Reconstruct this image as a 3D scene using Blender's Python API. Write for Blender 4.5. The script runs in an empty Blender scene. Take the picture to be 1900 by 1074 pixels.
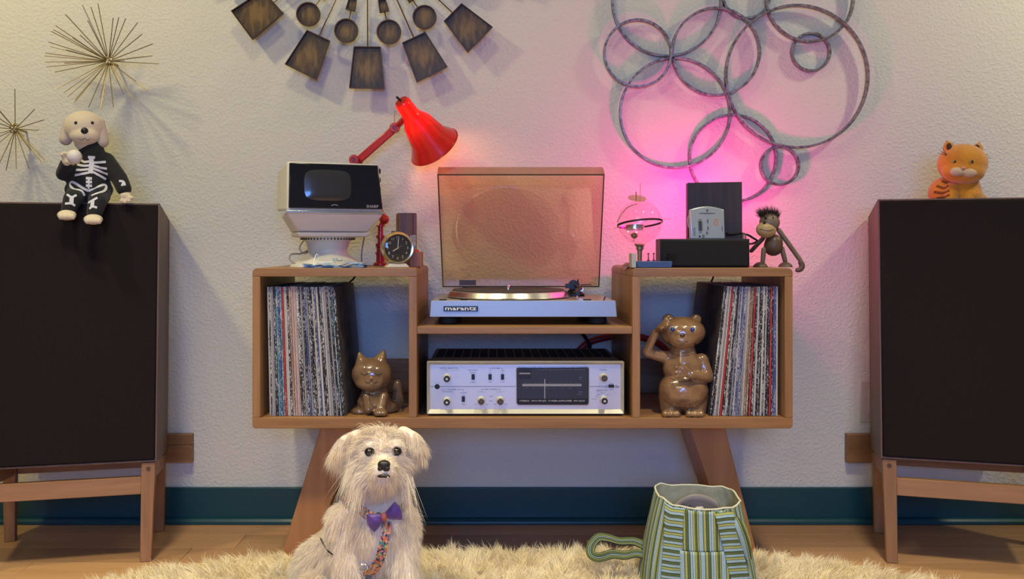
import bpy, bmesh, math, random
import numpy as np
from mathutils import Vector, Matrix, Euler
from mathutils.bvhtree import BVHTree
random.seed(7); np.random.seed(7)
S = bpy.context.scene
COL = S.collection
PI = math.pi
# ---------------------------------------------------------------- camera, world, lights, exposure
F = 1769.0; VPX, VPY = 915.0, 458.0; D0 = 2.3; ZC = 0.79; WALL = 0.44
cam_d = bpy.data.cameras.new('camera'); cam = bpy.data.objects.new('camera', cam_d); COL.objects.link(cam)
cam.location = (0, -D0, ZC); cam.rotation_euler = (PI/2, 0, 0)
cam_d.sensor_width = 36; cam_d.lens = F/1900*36
cam_d.shift_x = (950-VPX)/1900; cam_d.shift_y = -(537-VPY)/1900
cam_d.clip_start = 0.05
S.camera = cam
S.view_settings.view_transform = 'Standard'; S.view_settings.look = 'None'
S.view_settings.gamma = 1; S.view_settings.use_curve_mapping = False
S.view_settings.exposure = 0.0
w = bpy.data.worlds.new('world'); S.world = w; w.use_nodes = True
w.node_tree.nodes['Background'].inputs[0].default_value = (1.0, 0.88, 0.55, 1)
w.node_tree.nodes['Background'].inputs[1].default_value = 0.14

def area(name, loc, target, size, size_y, col, power, shape='RECTANGLE'):
    l = bpy.data.lights.new(name, 'AREA'); l.shape = shape; l.size = size; l.size_y = size_y
    l.color = col; l.energy = power
    o = bpy.data.objects.new(name, l); COL.objects.link(o); o.location = loc
    o.rotation_euler = (Vector(target)-Vector(loc)).to_track_quat('-Z', 'Y').to_euler()
    return o
area('television_glow', (0.06, -3.6, 1.15), (0.1, 0.4, 0.5), 1.1, 0.62, (0.15, 0.34, 1.0), 51)
area('ceiling_light_centre', (-0.42, -0.75, 2.45), (-0.42, 0.2, 0.6), 0.16, 0.16, (1.0, 0.91, 0.48), 4.5, 'DISK')
area('ceiling_light_left', (-1.6, -0.6, 2.45), (-1.6, 0.3, 0.6), 0.16, 0.16, (1.0, 0.88, 0.42), 16, 'DISK')
area('ceiling_light_right', (2.15, -0.30, 2.30), (2.1, 0.4, 1.0), 0.16, 0.16, (1.0, 0.94, 0.62), 17, 'DISK')
for x in (-0.75, 0.75):
    l_ = area('ceiling_light_front', (x, -1.05, 2.45), (x, -1.0, 0.0), 0.25, 0.25, (1.0, 0.87, 0.58), 17, 'DISK')
    l_.data.spread = math.radians(85)
area('fill_light_rear', (-1.0, -3.6, 2.2), (0, 0.4, 0.5), 0.8, 0.8, (1.0, 0.86, 0.46), 12)  # soft unseen fill, added to raise the warm ambient on the wall

# ---------------------------------------------------------------- helpers
def P(px, py, Y):
    d = D0 + Y
    return Vector(((px-VPX)*d/F, Y, ZC-(py-VPY)*d/F))
def sc(Y): return (D0+Y)/F
FR = {}
def thing(name, label, cat, loc=(0, 0, 0), rz=0, group=None, rot=None):
    o = bpy.data.objects.new(name, None); COL.objects.link(o)
    o.empty_display_size = 0.03
    o.location = loc; o.rotation_euler = rot if rot else (0, 0, rz)
    o['label'] = label; o['category'] = cat
    if group: o['group'] = group
    FR[o.name] = Matrix.Translation(Vector(loc)) @ Euler(o.rotation_euler).to_matrix().to_4x4()
    return o
def tag(o, label, cat, group=None):
    o['label'] = label; o['category'] = cat
    if group: o['group'] = group
    return o
def finish(me, angle=35, smooth=True):
    if smooth:
        me.polygons.foreach_set('use_smooth', [True]*len(me.polygons))
        try: me.set_sharp_from_angle(angle=math.radians(angle))
        except Exception: pass
def part(name, bm, m, parent=None, world=False, bevel=0, angle=35, label=None, kind=None, seg=2, smooth=True):
    """link a bmesh (or mesh) as one object"""
    if isinstance(bm, bmesh.types.BMesh):
        bmesh.ops.recalc_face_normals(bm, faces=bm.faces)
        me = bpy.data.meshes.new(name); bm.to_mesh(me); bm.free()
    else: me = bm
    fr = FR.get(parent.name) if parent is not None else None
    if world and fr is not None: me.transform(fr.inverted())
    o = bpy.data.objects.new(name, me); COL.objects.link(o)
    if fr is not None: FR[o.name] = fr
    if m:
        for mm in (m if isinstance(m, (list, tuple)) else [m]): me.materials.append(mm)
    if parent is not None: o.parent = parent
    finish(me, angle, smooth)
    if bevel:
        b = o.modifiers.new('bevel', 'BEVEL'); b.width = bevel; b.segments = seg; b.limit_method = 'ANGLE'
        b.angle_limit = math.radians(40); b.harden_normals = False
    if label: o['label'] = label
    if kind: o['kind'] = kind
    return o
def recenter(o):
    """move a top-level mesh's origin to the base of its bounds"""
    me = o.data; n = len(me.vertices); c = np.empty(n*3); me.vertices.foreach_get('co', c); c = c.reshape(-1, 3)
    b = Vector(((c[:, 0].min()+c[:, 0].max())/2, (c[:, 1].min()+c[:, 1].max())/2, c[:, 2].min()))
    me.transform(Matrix.Translation(-b)); o.location = b
    return o
def NB(): return bmesh.new()
def box(bm, lo, hi, mi=0, M=None):
    x0, y0, z0 = lo; x1, y1, z1 = hi
    c = [(x0,y0,z0),(x1,y0,z0),(x1,y1,z0),(x0,y1,z0),(x0,y0,z1),(x1,y0,z1),(x1,y1,z1),(x0,y1,z1)]
    v = [bm.verts.new(M @ Vector(p) if M else p) for p in c]
    for f in ((0,3,2,1),(4,5,6,7),(0,1,5,4),(1,2,6,5),(2,3,7,6),(3,0,4,7)):
        bm.faces.new([v[i] for i in f]).material_index = mi
    return v
def hexa(bm, c, mi=0):
    v = [bm.verts.new(p) for p in c]
    for f in ((0,3,2,1),(4,5,6,7),(0,1,5,4),(1,2,6,5),(2,3,7,6),(3,0,4,7)):
        bm.faces.new([v[i] for i in f]).material_index = mi
def prism(bm, pts, ext, mi=0):
    """closed polygon pts (3D) extruded by vector ext"""
    a = [bm.verts.new(p) for p in pts]; b = [bm.verts.new(Vector(p)+Vector(ext)) for p in pts]
    n = len(pts)
    bm.faces.new(a).material_index = mi; bm.faces.new(b[::-1]).material_index = mi
    for i in range(n):
        bm.faces.new((a[i], b[i], b[(i+1) % n], a[(i+1) % n])).material_index = mi
def axm(axis):
    return Vector(axis).normalized().to_track_quat('Z', 'Y').to_matrix()
def lathe(bm, prof, c=(0, 0, 0), axis=(0, 0, 1), n=32, mi=0, cap=True, sx=1, sy=1):
    """prof: list of (radius, height along axis)"""
    R = axm(axis); c = Vector(c); rings = []
    for r, h in prof:
        if r < 1e-6: rings.append([bm.verts.new(c + R @ Vector((0, 0, h)))])
        else: rings.append([bm.verts.new(c + R @ Vector((r*sx*math.cos(2*PI*i/n), r*sy*math.sin(2*PI*i/n), h))) for i in range(n)])
    for a, b in zip(rings, rings[1:]):
        for i in range(n):
            j = (i+1) % n
            if len(a) == 1 and len(b) == 1: continue
            if len(a) == 1: f = (a[0], b[i], b[j])
            elif len(b) == 1: f = (a[i], b[0], a[j])
            else: f = (a[i], b[i], b[j], a[j])
            bm.faces.new(f).material_index = mi
    if cap:
        if len(rings[0]) > 1: bm.faces.new(rings[0][::-1]).material_index = mi
        if len(rings[-1]) > 1: bm.faces.new(rings[-1]).material_index = mi
def cyl(bm, a, b, r, r2=None, n=20, mi=0):
    a = Vector(a); b = Vector(b); r2 = r if r2 is None else r2
    lathe(bm, [(r, 0), (r2, (b-a).length)], a, b-a, n, mi)
def tube(bm, pts, r, n=8, mi=0, closed=False):
    pts = [Vector(p) for p in pts]; N = len(pts); rings = []
    up = Vector((0.123, 0.31, 0.94)).normalized()
    for i, p in enumerate(pts):
        if closed: t = pts[(i+1) % N]-pts[i-1]
        else: t = pts[min(i+1, N-1)]-pts[max(i-1, 0)]
        t.normalize()
        s = t.cross(up)
        if s.length < 1e-3: s = t.cross(Vector((1, 0, 0)))
        s.normalize(); u = s.cross(t).normalized(); up = u
        rr = r[i] if isinstance(r, (list, tuple)) else r
        rings.append([bm.verts.new(p + rr*(s*math.cos(2*PI*k/n)+u*math.sin(2*PI*k/n))) for k in range(n)])
    K = N if closed else N-1
    for i in range(K):
        a, b = rings[i], rings[(i+1) % N]
        for k in range(n): bm.faces.new((a[k], a[(k+1) % n], b[(k+1) % n], b[k])).material_index = mi
    if not closed:
        bm.faces.new(rings[0][::-1]).material_index = mi; bm.faces.new(rings[-1]).material_index = mi
def smooth_path(pts, k=6):
    pts = [Vector(p) for p in pts]; out = []
    q = [pts[0]*2-pts[1]]+pts+[pts[-1]*2-pts[-2]]
    for i in range(1, len(q)-2):
        a, b, c, d = q[i-1:i+3]
        for j in range(k):
            t = j/k
            out.append(0.5*((2*b)+(c-a)*t+(2*a-5*b+4*c-d)*t*t+(3*b-a-3*c+d)*t**3))
    out.append(pts[-1]); return out
def ell(bm, c, r, rot=None, mi=0, sub=3):
    R = Euler(rot).to_matrix().to_4x4() if rot else Matrix.Identity(4)
    if not hasattr(r, '__len__'): r = (r, r, r)
    M = Matrix.Translation(Vector(c)) @ R @ Matrix.Diagonal((r[0], r[1], r[2], 1))
    n0 = len(bm.faces)
    bmesh.ops.create_icosphere(bm, subdivisions=sub, radius=1, matrix=M)
    bm.faces.ensure_lookup_table()
    for f in bm.faces[n0:]: f.material_index = mi
def cap(bm, a, ra, b, rb, n=16):
    """tapered capsule"""
    a = Vector(a); b = Vector(b); L = (b-a).length
    prof = [(0, -ra)]
    for i in range(1, 5): t = -PI/2+i*PI/8; prof.append((ra*math.cos(t), ra*math.sin(t)))
    for i in range(0, 4): t = i*PI/8; prof.append((rb*math.cos(t), L+rb*math.sin(t)))
    prof.append((0, L+rb))
    prof[4] = (ra, 0)
    lathe(bm, prof, a, b-a, n, cap=False)
def fuse(bm, voxel=0.004, smooth=4, dec=None):
    """one continuous surface from overlapping closed shapes"""
    bmesh.ops.recalc_face_normals(bm, faces=bm.faces)
    me = bpy.data.meshes.new('fuse'); bm.to_mesh(me); bm.free()
    o = bpy.data.objects.new('fuse', me); COL.objects.link(o)
    r = o.modifiers.new('r', 'REMESH'); r.mode = 'VOXEL'; r.voxel_size = voxel; r.adaptivity = 0
    s = o.modifiers.new('s', 'SMOOTH'); s.factor = 0.6; s.iterations = smooth
    dg = bpy.context.evaluated_depsgraph_get(); dg.update()
    me2 = bpy.data.meshes.new_from_object(o.evaluated_get(dg), depsgraph=dg)
    bpy.data.objects.remove(o); bpy.data.meshes.remove(me)
    return me2
def text(body, size, name='lettering', m=None, parent=None, M=None, align='CENTER', ext=0.0003, wscale=1.0, space=1.0):
    """flat lettering as mesh; M maps text plane (x right, y up) to the parent's frame"""
    c = bpy.data.curves.new('t', 'FONT'); c.body = body; c.size = size; c.align_x = align; c.align_y = 'CENTER'
    c.extrude = ext; c.resolution_u = 2; c.space_character = space
    o = bpy.data.objects.new('t', c); COL.objects.link(o)
    dg = bpy.context.evaluated_depsgraph_get(); dg.update()
    me = bpy.data.meshes.new_from_object(o.evaluated_get(dg), depsgraph=dg)
    bpy.data.objects.remove(o); bpy.data.curves.remove(c)
    me.transform(Matrix.Diagonal((wscale, 1, 1, 1)))
    if M is not None: me.transform(M)
    me.name = name
    me.materials.clear()
    return part(name, me, m, parent, smooth=False)
def frontM(x, y, z, tilt=0):
    """text plane facing -Y at x,y,z in local frame"""
    return Matrix.Translation((x, y, z)) @ Matrix.Rotation(PI/2+tilt, 4, 'X')
def strands(pts, nrm, dirs, length, width, droop, jitter, segs=3, curl=0.0):
    """hair ribbons: numpy arrays -> mesh"""
    n = len(pts)
    d = dirs + jitter*np.random.normal(size=(n, 3)); d /= np.linalg.norm(d, axis=1)[:, None]
    rnd = np.random.normal(size=(n, 3)); side = np.cross(d, rnd); side /= np.linalg.norm(side, axis=1)[:, None]
    c2 = np.random.normal(size=(n, 3))*curl
    rows = []
    L = length[:, None]; W = width[:, None]*0.5
    for s in range(segs+1):
        t = s/segs
        p = pts + d*L*t + (droop+c2)*L*t*t
        if s < segs: rows.append(p-side*W*(1-0.75*t)); rows.append(p+side*W*(1-0.75*t))
        else: rows.append(p)
    K = 2*segs+1
    V = np.stack(rows, axis=1).reshape(-1, 3)
    base = (np.arange(n)*K)[:, None]
    quads = []
    for s in range(segs-1): quads.append(np.array([2*s, 2*s+1, 2*s+3, 2*s+2]))
    q = (base[:, :, None]+np.array(quads)[None]).reshape(-1, 4)
    t = (base+np.array([2*segs-2, 2*segs-1, 2*segs])[None])
    me = bpy.data.meshes.new('strands')
    me.vertices.add(len(V)); me.vertices.foreach_set('co', V.ravel())
    nl = q.size+t.size; me.loops.add(nl)
    me.loops.foreach_set('vertex_index', np.concatenate([q.ravel(), t.ravel()]).astype(np.int32))
    npol = len(q)+len(t); me.polygons.add(npol)
    ls = np.concatenate([np.arange(len(q))*4, q.size+np.arange(len(t))*3]).astype(np.int32)
    me.polygons.foreach_set('loop_start', ls)
    me.update(calc_edges=True); me.validate()
    return me
def sample(me, n, weight=None):
    me.calc_loop_triangles()
    nt = len(me.loop_triangles); tri = np.empty(nt*3, np.int32); me.loop_triangles.foreach_get('vertices', tri); tri = tri.reshape(-1, 3)
    co = np.empty(len(me.vertices)*3); me.vertices.foreach_get('co', co); co = co.reshape(-1, 3)
    a, b, c = co[tri[:, 0]], co[tri[:, 1]], co[tri[:, 2]]
    nr = np.cross(b-a, c-a); ar = np.linalg.norm(nr, axis=1); nr /= np.maximum(ar, 1e-12)[:, None]
    cen = (a+b+c)/3
    wt = ar*(weight(cen, nr) if weight else 1)
    k = np.random.choice(nt, n, p=wt/wt.sum())
    u = np.random.rand(n, 2); f = u.sum(1) > 1; u[f] = 1-u[f]
    return a[k]+(b[k]-a[k])*u[:, :1]+(c[k]-a[k])*u[:, 1:], nr[k]

# ---------------------------------------------------------------- materials
def mat(name, col, rough=0.5, metal=0.0, spec=0.5, bump=0, bscale=80, var=0, vscale=6, col2=None, emis=None, estr=0, coat=0, trans=0, ior=1.45, sheen=0, sub=0):
    m = bpy.data.materials.new(name); m.use_nodes = True; nt = m.node_tree; b = nt.nodes['Principled BSDF']
    b.inputs['Base Color'].default_value = (*col, 1); b.inputs['Roughness'].default_value = rough
    b.inputs['Metallic'].default_value = metal; b.inputs['Specular IOR Level'].default_value = spec
    b.inputs['Coat Weight'].default_value = coat; b.inputs['Coat Roughness'].default_value = 0.08
    b.inputs['Transmission Weight'].default_value = trans; b.inputs['IOR'].default_value = ior
    b.inputs['Sheen Weight'].default_value = sheen
    if sub: b.inputs['Subsurface Weight'].default_value = sub; b.inputs['Subsurface Radius'].default_value = (.02, .01, .006)
    if emis: b.inputs['Emission Color'].default_value = (*emis, 1); b.inputs['Emission Strength'].default_value = estr
    tc = nt.nodes.new('ShaderNodeTexCoord')
    if col2 is not None or var:
        n = nt.nodes.new('ShaderNodeTexNoise'); n.inputs['Scale'].default_value = vscale; n.inputs['Detail'].default_value = 5
        nt.links.new(tc.outputs['Object'], n.inputs['Vector'])
        r = nt.nodes.new('ShaderNodeValToRGB'); r.color_ramp.elements[0].position = 0.35; r.color_ramp.elements[1].position = 0.65
        c2 = col2 if col2 is not None else tuple(c*(1-var) for c in col)
        r.color_ramp.elements[0].color = (*c2, 1); r.color_ramp.elements[1].color = (*col, 1)
        nt.links.new(n.outputs['Fac'], r.inputs[0]); nt.links.new(r.outputs[0], b.inputs['Base Color'])
    if bump:
        n = nt.nodes.new('ShaderNodeTexNoise'); n.inputs['Scale'].default_value = bscale; n.inputs['Detail'].default_value = 3
        nt.links.new(tc.outputs['Object'], n.inputs['Vector'])
        bp = nt.nodes.new('ShaderNodeBump'); bp.inputs['Strength'].default_value = 1; bp.inputs['Distance'].default_value = bump
        nt.links.new(n.outputs['Fac'], bp.inputs['Height']); nt.links.new(bp.outputs[0], b.inputs['Normal'])
    return m
def wood(name, c1, c2, axis='X', rough=0.45, scale=1.0, coat=0, ring=1.0, rnd=False):
    """grain runs along `axis`"""
    m = bpy.data.materials.new(name); m.use_nodes = True; nt = m.node_tree; b = nt.nodes['Principled BSDF']
    b.inputs['Roughness'].default_value = rough; b.inputs['Coat Weight'].default_value = coat
    b.inputs['Specular IOR Level'].default_value = 0.4
    tc = nt.nodes.new('ShaderNodeTexCoord'); mp = nt.nodes.new('ShaderNodeMapping')
    s = {'X': (1.3, 22, 22), 'Y': (22, 1.3, 22), 'Z': (22, 22, 1.3)}[axis]
    mp.inputs['Scale'].default_value = tuple(v*scale for v in s)
    nt.links.new(tc.outputs['Object'], mp.inputs['Vector'])
    vec = mp.outputs[0]
    if rnd:
        oi = nt.nodes.new('ShaderNodeObjectInfo'); ad = nt.nodes.new('ShaderNodeVectorMath'); ad.operation = 'MULTIPLY_ADD'
        ad.inputs[1].default_value = (37, 53, 91); cb = nt.nodes.new('ShaderNodeCombineXYZ')
        for i in range(3): nt.links.new(oi.outputs['Random'], cb.inputs[i])
        nt.links.new(cb.outputs[0], ad.inputs[0]); nt.links.new(vec, ad.inputs[2]); vec = ad.outputs[0]
    n1 = nt.nodes.new('ShaderNodeTexNoise'); n1.inputs['Scale'].default_value = 1; n1.inputs['Detail'].default_value = 6; n1.inputs['Distortion'].default_value = 0.6
    n2 = nt.nodes.new('ShaderNodeTexNoise'); n2.inputs['Scale'].default_value = 5; n2.inputs['Detail'].default_value = 4
    nt.links.new(vec, n1.inputs['Vector']); nt.links.new(vec, n2.inputs['Vector'])
    mx = nt.nodes.new('ShaderNodeMath'); mx.operation = 'MULTIPLY_ADD'; mx.inputs[1].default_value = 0.35
    ml = nt.nodes.new('ShaderNodeMath'); ml.operation = 'MULTIPLY'; ml.inputs[1].default_value = 0.65
    nt.links.new(n1.outputs['Fac'], ml.inputs[0]); nt.links.new(n2.outputs['Fac'], mx.inputs[0]); nt.links.new(ml.outputs[0], mx.inputs[2])
    r = nt.nodes.new('ShaderNodeValToRGB'); r.color_ramp.elements[0].position = 0.36; r.color_ramp.elements[1].position = 0.62
    r.color_ramp.elements[0].color = (*c2, 1); r.color_ramp.elements[1].color = (*c1, 1)
    nt.links.new(mx.outputs[0], r.inputs[0])
    out = r.outputs[0]
    if rnd:
        hs = nt.nodes.new('ShaderNodeHueSaturation'); mr = nt.nodes.new('ShaderNodeMapRange')
        mr.inputs['To Min'].default_value = 0.82; mr.inputs['To Max'].default_value = 1.15
        nt.links.new(oi.outputs['Random'], mr.inputs['Value']); nt.links.new(mr.outputs[0], hs.inputs['Value']); nt.links.new(out, hs.inputs['Color']); out = hs.outputs[0]
    nt.links.new(out, b.inputs['Base Color'])
    bp = nt.nodes.new('ShaderNodeBump'); bp.inputs['Distance'].default_value = 0.0004; bp.inputs['Strength'].default_value = 0.5
    nt.links.new(n2.outputs['Fac'], bp.inputs['Height']); nt.links.new(bp.outputs[0], b.inputs['Normal'])
    return m
def clear(name, tint, gloss=0.06, rough=0.03, op=0.0, body=(0.1, 0.1, 0.1)):
    """thin clear or smoked sheet: straight transmission with tint, plus fresnel gloss"""
    m = bpy.data.materials.new(name); m.use_nodes = True; nt = m.node_tree
    for n in list(nt.nodes): nt.nodes.remove(n)
    o = nt.nodes.new('ShaderNodeOutputMaterial'); t = nt.nodes.new('ShaderNodeBsdfTransparent'); t.inputs[0].default_value = (*tint, 1)
    g = nt.nodes.new('ShaderNodeBsdfGlossy'); g.inputs['Roughness'].default_value = rough; g.inputs[0].default_value = (1, 1, 1, 1)
    lw = nt.nodes.new('ShaderNodeLayerWeight'); lw.inputs[0].default_value = 0.5; pw = nt.nodes.new('ShaderNodeMath'); pw.operation = 'POWER'; pw.inputs[1].default_value = 4.0
    nt.links.new(lw.outputs['Facing'], pw.inputs[0]); fr = nt.nodes.new('ShaderNodeMath'); fr.operation = 'MULTIPLY_ADD'; fr.inputs[1].default_value = 0.55; fr.inputs[2].default_value = 0.04; nt.links.new(pw.outputs[0], fr.inputs[0])
    mx = nt.nodes.new('ShaderNodeMixShader'); nt.links.new(fr.outputs[0], mx.inputs[0]); nt.links.new(t.outputs[0], mx.inputs[1]); nt.links.new(g.outputs[0], mx.inputs[2])
    last = mx.outputs[0]
    if op:
        d = nt.nodes.new('ShaderNodeBsdfDiffuse'); d.inputs[0].default_value = (*body, 1)
        m2 = nt.nodes.new('ShaderNodeMixShader'); m2.inputs[0].default_value = op
        nt.links.new(last, m2.inputs[1]); nt.links.new(d.outputs[0], m2.inputs[2]); last = m2.outputs[0]
    nt.links.new(last, o.inputs[0])
    return m
def hairmat(name, c1, c2, scale=30, trans=0.35):
    m = bpy.data.materials.new(name); m.use_nodes = True; nt = m.node_tree
    for n in list(nt.nodes): nt.nodes.remove(n)
    o = nt.nodes.new('ShaderNodeOutputMaterial')
    tc = nt.nodes.new('ShaderNodeTexCoord'); n = nt.nodes.new('ShaderNodeTexNoise'); n.inputs['Scale'].default_value = scale; n.inputs['Detail'].default_value = 3
    nt.links.new(tc.outputs['Object'], n.inputs['Vector'])
    r = nt.nodes.new('ShaderNodeValToRGB'); r.color_ramp.elements[0].position = 0.35; r.color_ramp.elements[1].position = 0.62
    r.color_ramp.elements[0].color = (*c2, 1); r.color_ramp.elements[1].color = (*c1, 1); nt.links.new(n.outputs['Fac'], r.inputs[0])
    d = nt.nodes.new('ShaderNodeBsdfDiffuse'); t = nt.nodes.new('ShaderNodeBsdfTranslucent'); g = nt.nodes.new('ShaderNodeBsdfGlossy'); g.inputs['Roughness'].default_value = 0.45
    for x in (d, t): nt.links.new(r.outputs[0], x.inputs[0])
    g.inputs[0].default_value = (0.6, 0.6, 0.6, 1)
    a = nt.nodes.new('ShaderNodeMixShader'); a.inputs[0].default_value = trans; nt.links.new(d.outputs[0], a.inputs[1]); nt.links.new(t.outputs[0], a.inputs[2])
    b = nt.nodes.new('ShaderNodeMixShader'); b.inputs[0].default_value = 0.07; nt.links.new(a.outputs[0], b.inputs[1]); nt.links.new(g.outputs[0], b.inputs[2])
    nt.links.new(b.outputs[0], o.inputs[0]); return m
def stripes(name, cols, period, axis=0, wob=0.0, rough=0.85):
    """repeating woven stripes: cols = [(start 0..1, colour)]"""
    m = bpy.data.materials.new(name); m.use_nodes = True; nt = m.node_tree; b = nt.nodes['Principled BSDF']; b.inputs['Roughness'].default_value = rough
    tc = nt.nodes.new('ShaderNodeTexCoord'); sx = nt.nodes.new('ShaderNodeSeparateXYZ'); nt.links.new(tc.outputs['UV'], sx.inputs[0])
    d = nt.nodes.new('ShaderNodeMath'); d.operation = 'DIVIDE'; d.inputs[1].default_value = period; nt.links.new(sx.outputs[axis], d.inputs[0])
    f = nt.nodes.new('ShaderNodeMath'); f.operation = 'FRACT'; nt.links.new(d.outputs[0], f.inputs[0])
    r = nt.nodes.new('ShaderNodeValToRGB'); r.color_ramp.interpolation = 'CONSTANT'; e = r.color_ramp.elements
    while len(e) > 1: e.remove(e[-1])
    e[0].position = 0; e[0].color = (*cols[0][1], 1)
    for p, c in cols[1:]:
        k = e.new(p); k.color = (*c, 1)
    nt.links.new(f.outputs[0], r.inputs[0])
    n = nt.nodes.new('ShaderNodeTexNoise'); n.inputs['Scale'].default_value = 350; nt.links.new(tc.outputs['Object'], n.inputs['Vector'])
    mx = nt.nodes.new('ShaderNodeMixRGB'); mx.blend_type = 'MULTIPLY'; mx.inputs[0].default_value = 0.35; nt.links.new(r.outputs[0], mx.inputs[1]); nt.links.new(n.outputs['Fac'], mx.inputs[2])
    nt.links.new(mx.outputs[0], b.inputs['Base Color']); return m

M_wall = mat('wall_plaster', (0.72, 0.685, 0.58), 0.75, bump=0.0045, bscale=120, spec=0.25)
def soft_plaster():
    nt = M_wall.node_tree
    bp = [n for n in nt.nodes if n.type == 'BUMP'][0]; no = [n for n in nt.nodes if n.type == 'TEX_NOISE'][0]
    no.inputs['Detail'].default_value = 2.0; no.inputs['Roughness'].default_value = 0.5
    r = nt.nodes.new('ShaderNodeValToRGB'); r.color_ramp.elements[0].position = 0.42; r.color_ramp.elements[1].position = 0.66
    nt.links.new(no.outputs['Fac'], r.inputs[0]); nt.links.new(r.outputs[0], bp.inputs['Height']); bp.inputs['Distance'].default_value = 0.0008
soft_plaster()
M_teal = mat('teal_paint', (0.008, 0.060, 0.075), 0.35, spec=0.5)
M_floor = wood('oak_floor', (0.50, 0.29, 0.145), (0.40, 0.22, 0.105), 'X', 0.42, 0.6, rnd=True)
M_cherryX = wood('cherry_along', (0.34, 0.175, 0.068), (0.21, 0.098, 0.036), 'X', 0.42)
M_cherryZ = wood('cherry_upright', (0.35, 0.18, 0.072), (0.22, 0.104, 0.040), 'Z', 0.42)
M_cherryY = wood('cherry_deep', (0.33, 0.17, 0.085), (0.22, 0.105, 0.05), 'Y', 0.42)
M_leg = wood('cherry_leg', (0.44, 0.20, 0.080), (0.34, 0.145, 0.055), 'Z', 0.42, 0.6)
M_ash = wood('stand_cherry', (0.39, 0.205, 0.10), (0.26, 0.13, 0.06), 'Z', 0.5)
M_ashX = wood('stand_cherry_rail', (0.39, 0.205, 0.10), (0.26, 0.13, 0.06), 'X', 0.5)
M_walnut = wood('walnut_side', (0.14, 0.078, 0.045), (0.085, 0.045, 0.026), 'Z', 0.5)
M_dkwood = wood('dark_walnut', (0.045, 0.027, 0.018), (0.022, 0.012, 0.008), 'Z', 0.5)
M_grille = mat('grille_cloth', (0.012, 0.008, 0.008), 0.9, bump=0.0003, bscale=900, spec=0.2)
M_black = mat('black_plastic', (0.008, 0.008, 0.009), 0.4)
M_blackmat = mat('black_rubber', (0.006, 0.006, 0.007), 0.75)
M_cream = mat('cream_plastic', (0.56, 0.52, 0.43), 0.4)
M_tv = mat('ivory_plastic', (0.62, 0.58, 0.51), 0.38)
M_chrome = mat('chrome', (0.75, 0.75, 0.75), 0.16, 1)
M_alu = mat('brushed_aluminium', (0.78, 0.78, 0.80), 0.24, 1)
M_brass = mat('aged_brass', (0.36, 0.28, 0.16), 0.48, 0.85)
M_brassl = mat('polished_brass', (0.75, 0.62, 0.35), 0.2, 1)
M_white = mat('white_paint', (0.8, 0.8, 0.8), 0.5)
M_ink = mat('dark_blue_ink', (0.02, 0.03, 0.08), 0.6)
M_paleink = mat('pale_print', (0.38, 0.38, 0.42), 0.6)
M_red = mat('red_enamel', (0.56, 0.018, 0.012), 0.3, coat=0.4)
M_cable = mat('grey_cable', (0.30, 0.28, 0.27), 0.5)

# ---------------------------------------------------------------- the setting
bm = NB(); box(bm, (-2.6, WALL, -0.02), (2.8, WALL+0.1, 2.7)); o = part('wall_back', bm, M_wall); o['kind'] = 'structure'
bm = NB(); box(bm, (-2.6, -4.5, -0.05), (2.8, WALL, -0.012)); fl = part('floor', bm, mat('subfloor', (0.05, 0.03, 0.02), 0.9)); fl['kind'] = 'structure'
# floorboards run along the wall, each one a part
y = WALL; row = 0; PW = 0.118
while y > -1.2:
    x = -2.6 - random.uniform(0, 0.9)
    while x < 2.8:
        L = random.uniform(0.7, 1.3); x0 = max(x, -2.6); x1 = min(x+L, 2.8)
        if x1 - x0 > 0.05:
            bm = NB(); dz = random.uniform(-0.0003, 0.0003)
            box(bm, (x0+0.0004, y-PW+0.0005, -0.012), (x1-0.0004, y-0.0005, dz))
            part('plank', bm, M_floor, fl, bevel=0.0007, seg=1)
        x += L
    y -= PW; row += 1
bm = NB(); box(bm, (-2.6, y-3.3, -0.012), (2.8, y, 0)); part('plank_field', bm, M_floor, fl, kind='stuff')
bm = NB()
box(bm, (-2.6, WALL-0.014, 0.0), (2.8, WALL, 0.101))
prism(bm, [(-2.6, WALL-0.014, 0.0), (-2.6, WALL-0.032, 0.0), (-2.6, WALL-0.032, 0.008), (-2.6, WALL-0.026, 0.015), (-2.6, WALL-0.014, 0.018)], (5.4, 0, 0))
o = part('baseboard_back', bm, M_teal, bevel=0.002); o['kind'] = 'structure'

# ---------------------------------------------------------------- media console
XL, XR, XA, XB = -0.581, 0.723, -0.184, 0.336      # outer faces, inner box faces
ZT, ZB, ZF, ZS = 0.739, 0.352, 0.378, 0.598        # top, bottom, inner floor, shelf top
TT = 0.019; DEP = 0.405
con = thing('media_console', 'long cherry wood media console with two record cubbies and splayed legs', 'console', (0.07, 0.2, 0))
def slab(name, lo, hi, m, parent=con, bevel=0.0015, world=True, **k):
    bm = NB(); box(bm, lo, hi); return part(name, bm, m, parent, world=world, bevel=bevel, **k)
def topslab(x0, x1):
    r = 0.012; bm = NB(); pts = []
    for i in range(7): a = PI - i*PI/12; pts.append((x0+r+r*math.cos(a), 0, ZT-r+r*math.sin(a)))
    for i in range(7): a = PI/2 - i*PI/12; pts.append((x1-r+r*math.cos(a), 0, ZT-r+r*math.sin(a)))
    pts += [(x1, 0, ZT-0.0205), (x0, 0, ZT-0.0205)]
    prism(bm, pts, (0, DEP, 0)); part('top_panel', bm, M_cherryX, con, world=True, bevel=0.001)
topslab(XL, XA); topslab(XB, XR)
zt = ZT-0.0207
slab('side_panel', (XL, 0.0004, ZF), (XL+TT, DEP, zt), M_cherryZ)
slab('side_panel', (XR-TT, 0.0004, ZF), (XR, DEP, zt), M_cherryZ)
slab('side_panel', (XA-0.0195, 0.0004, ZF), (XA, DEP, zt), M_cherryZ)
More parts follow.
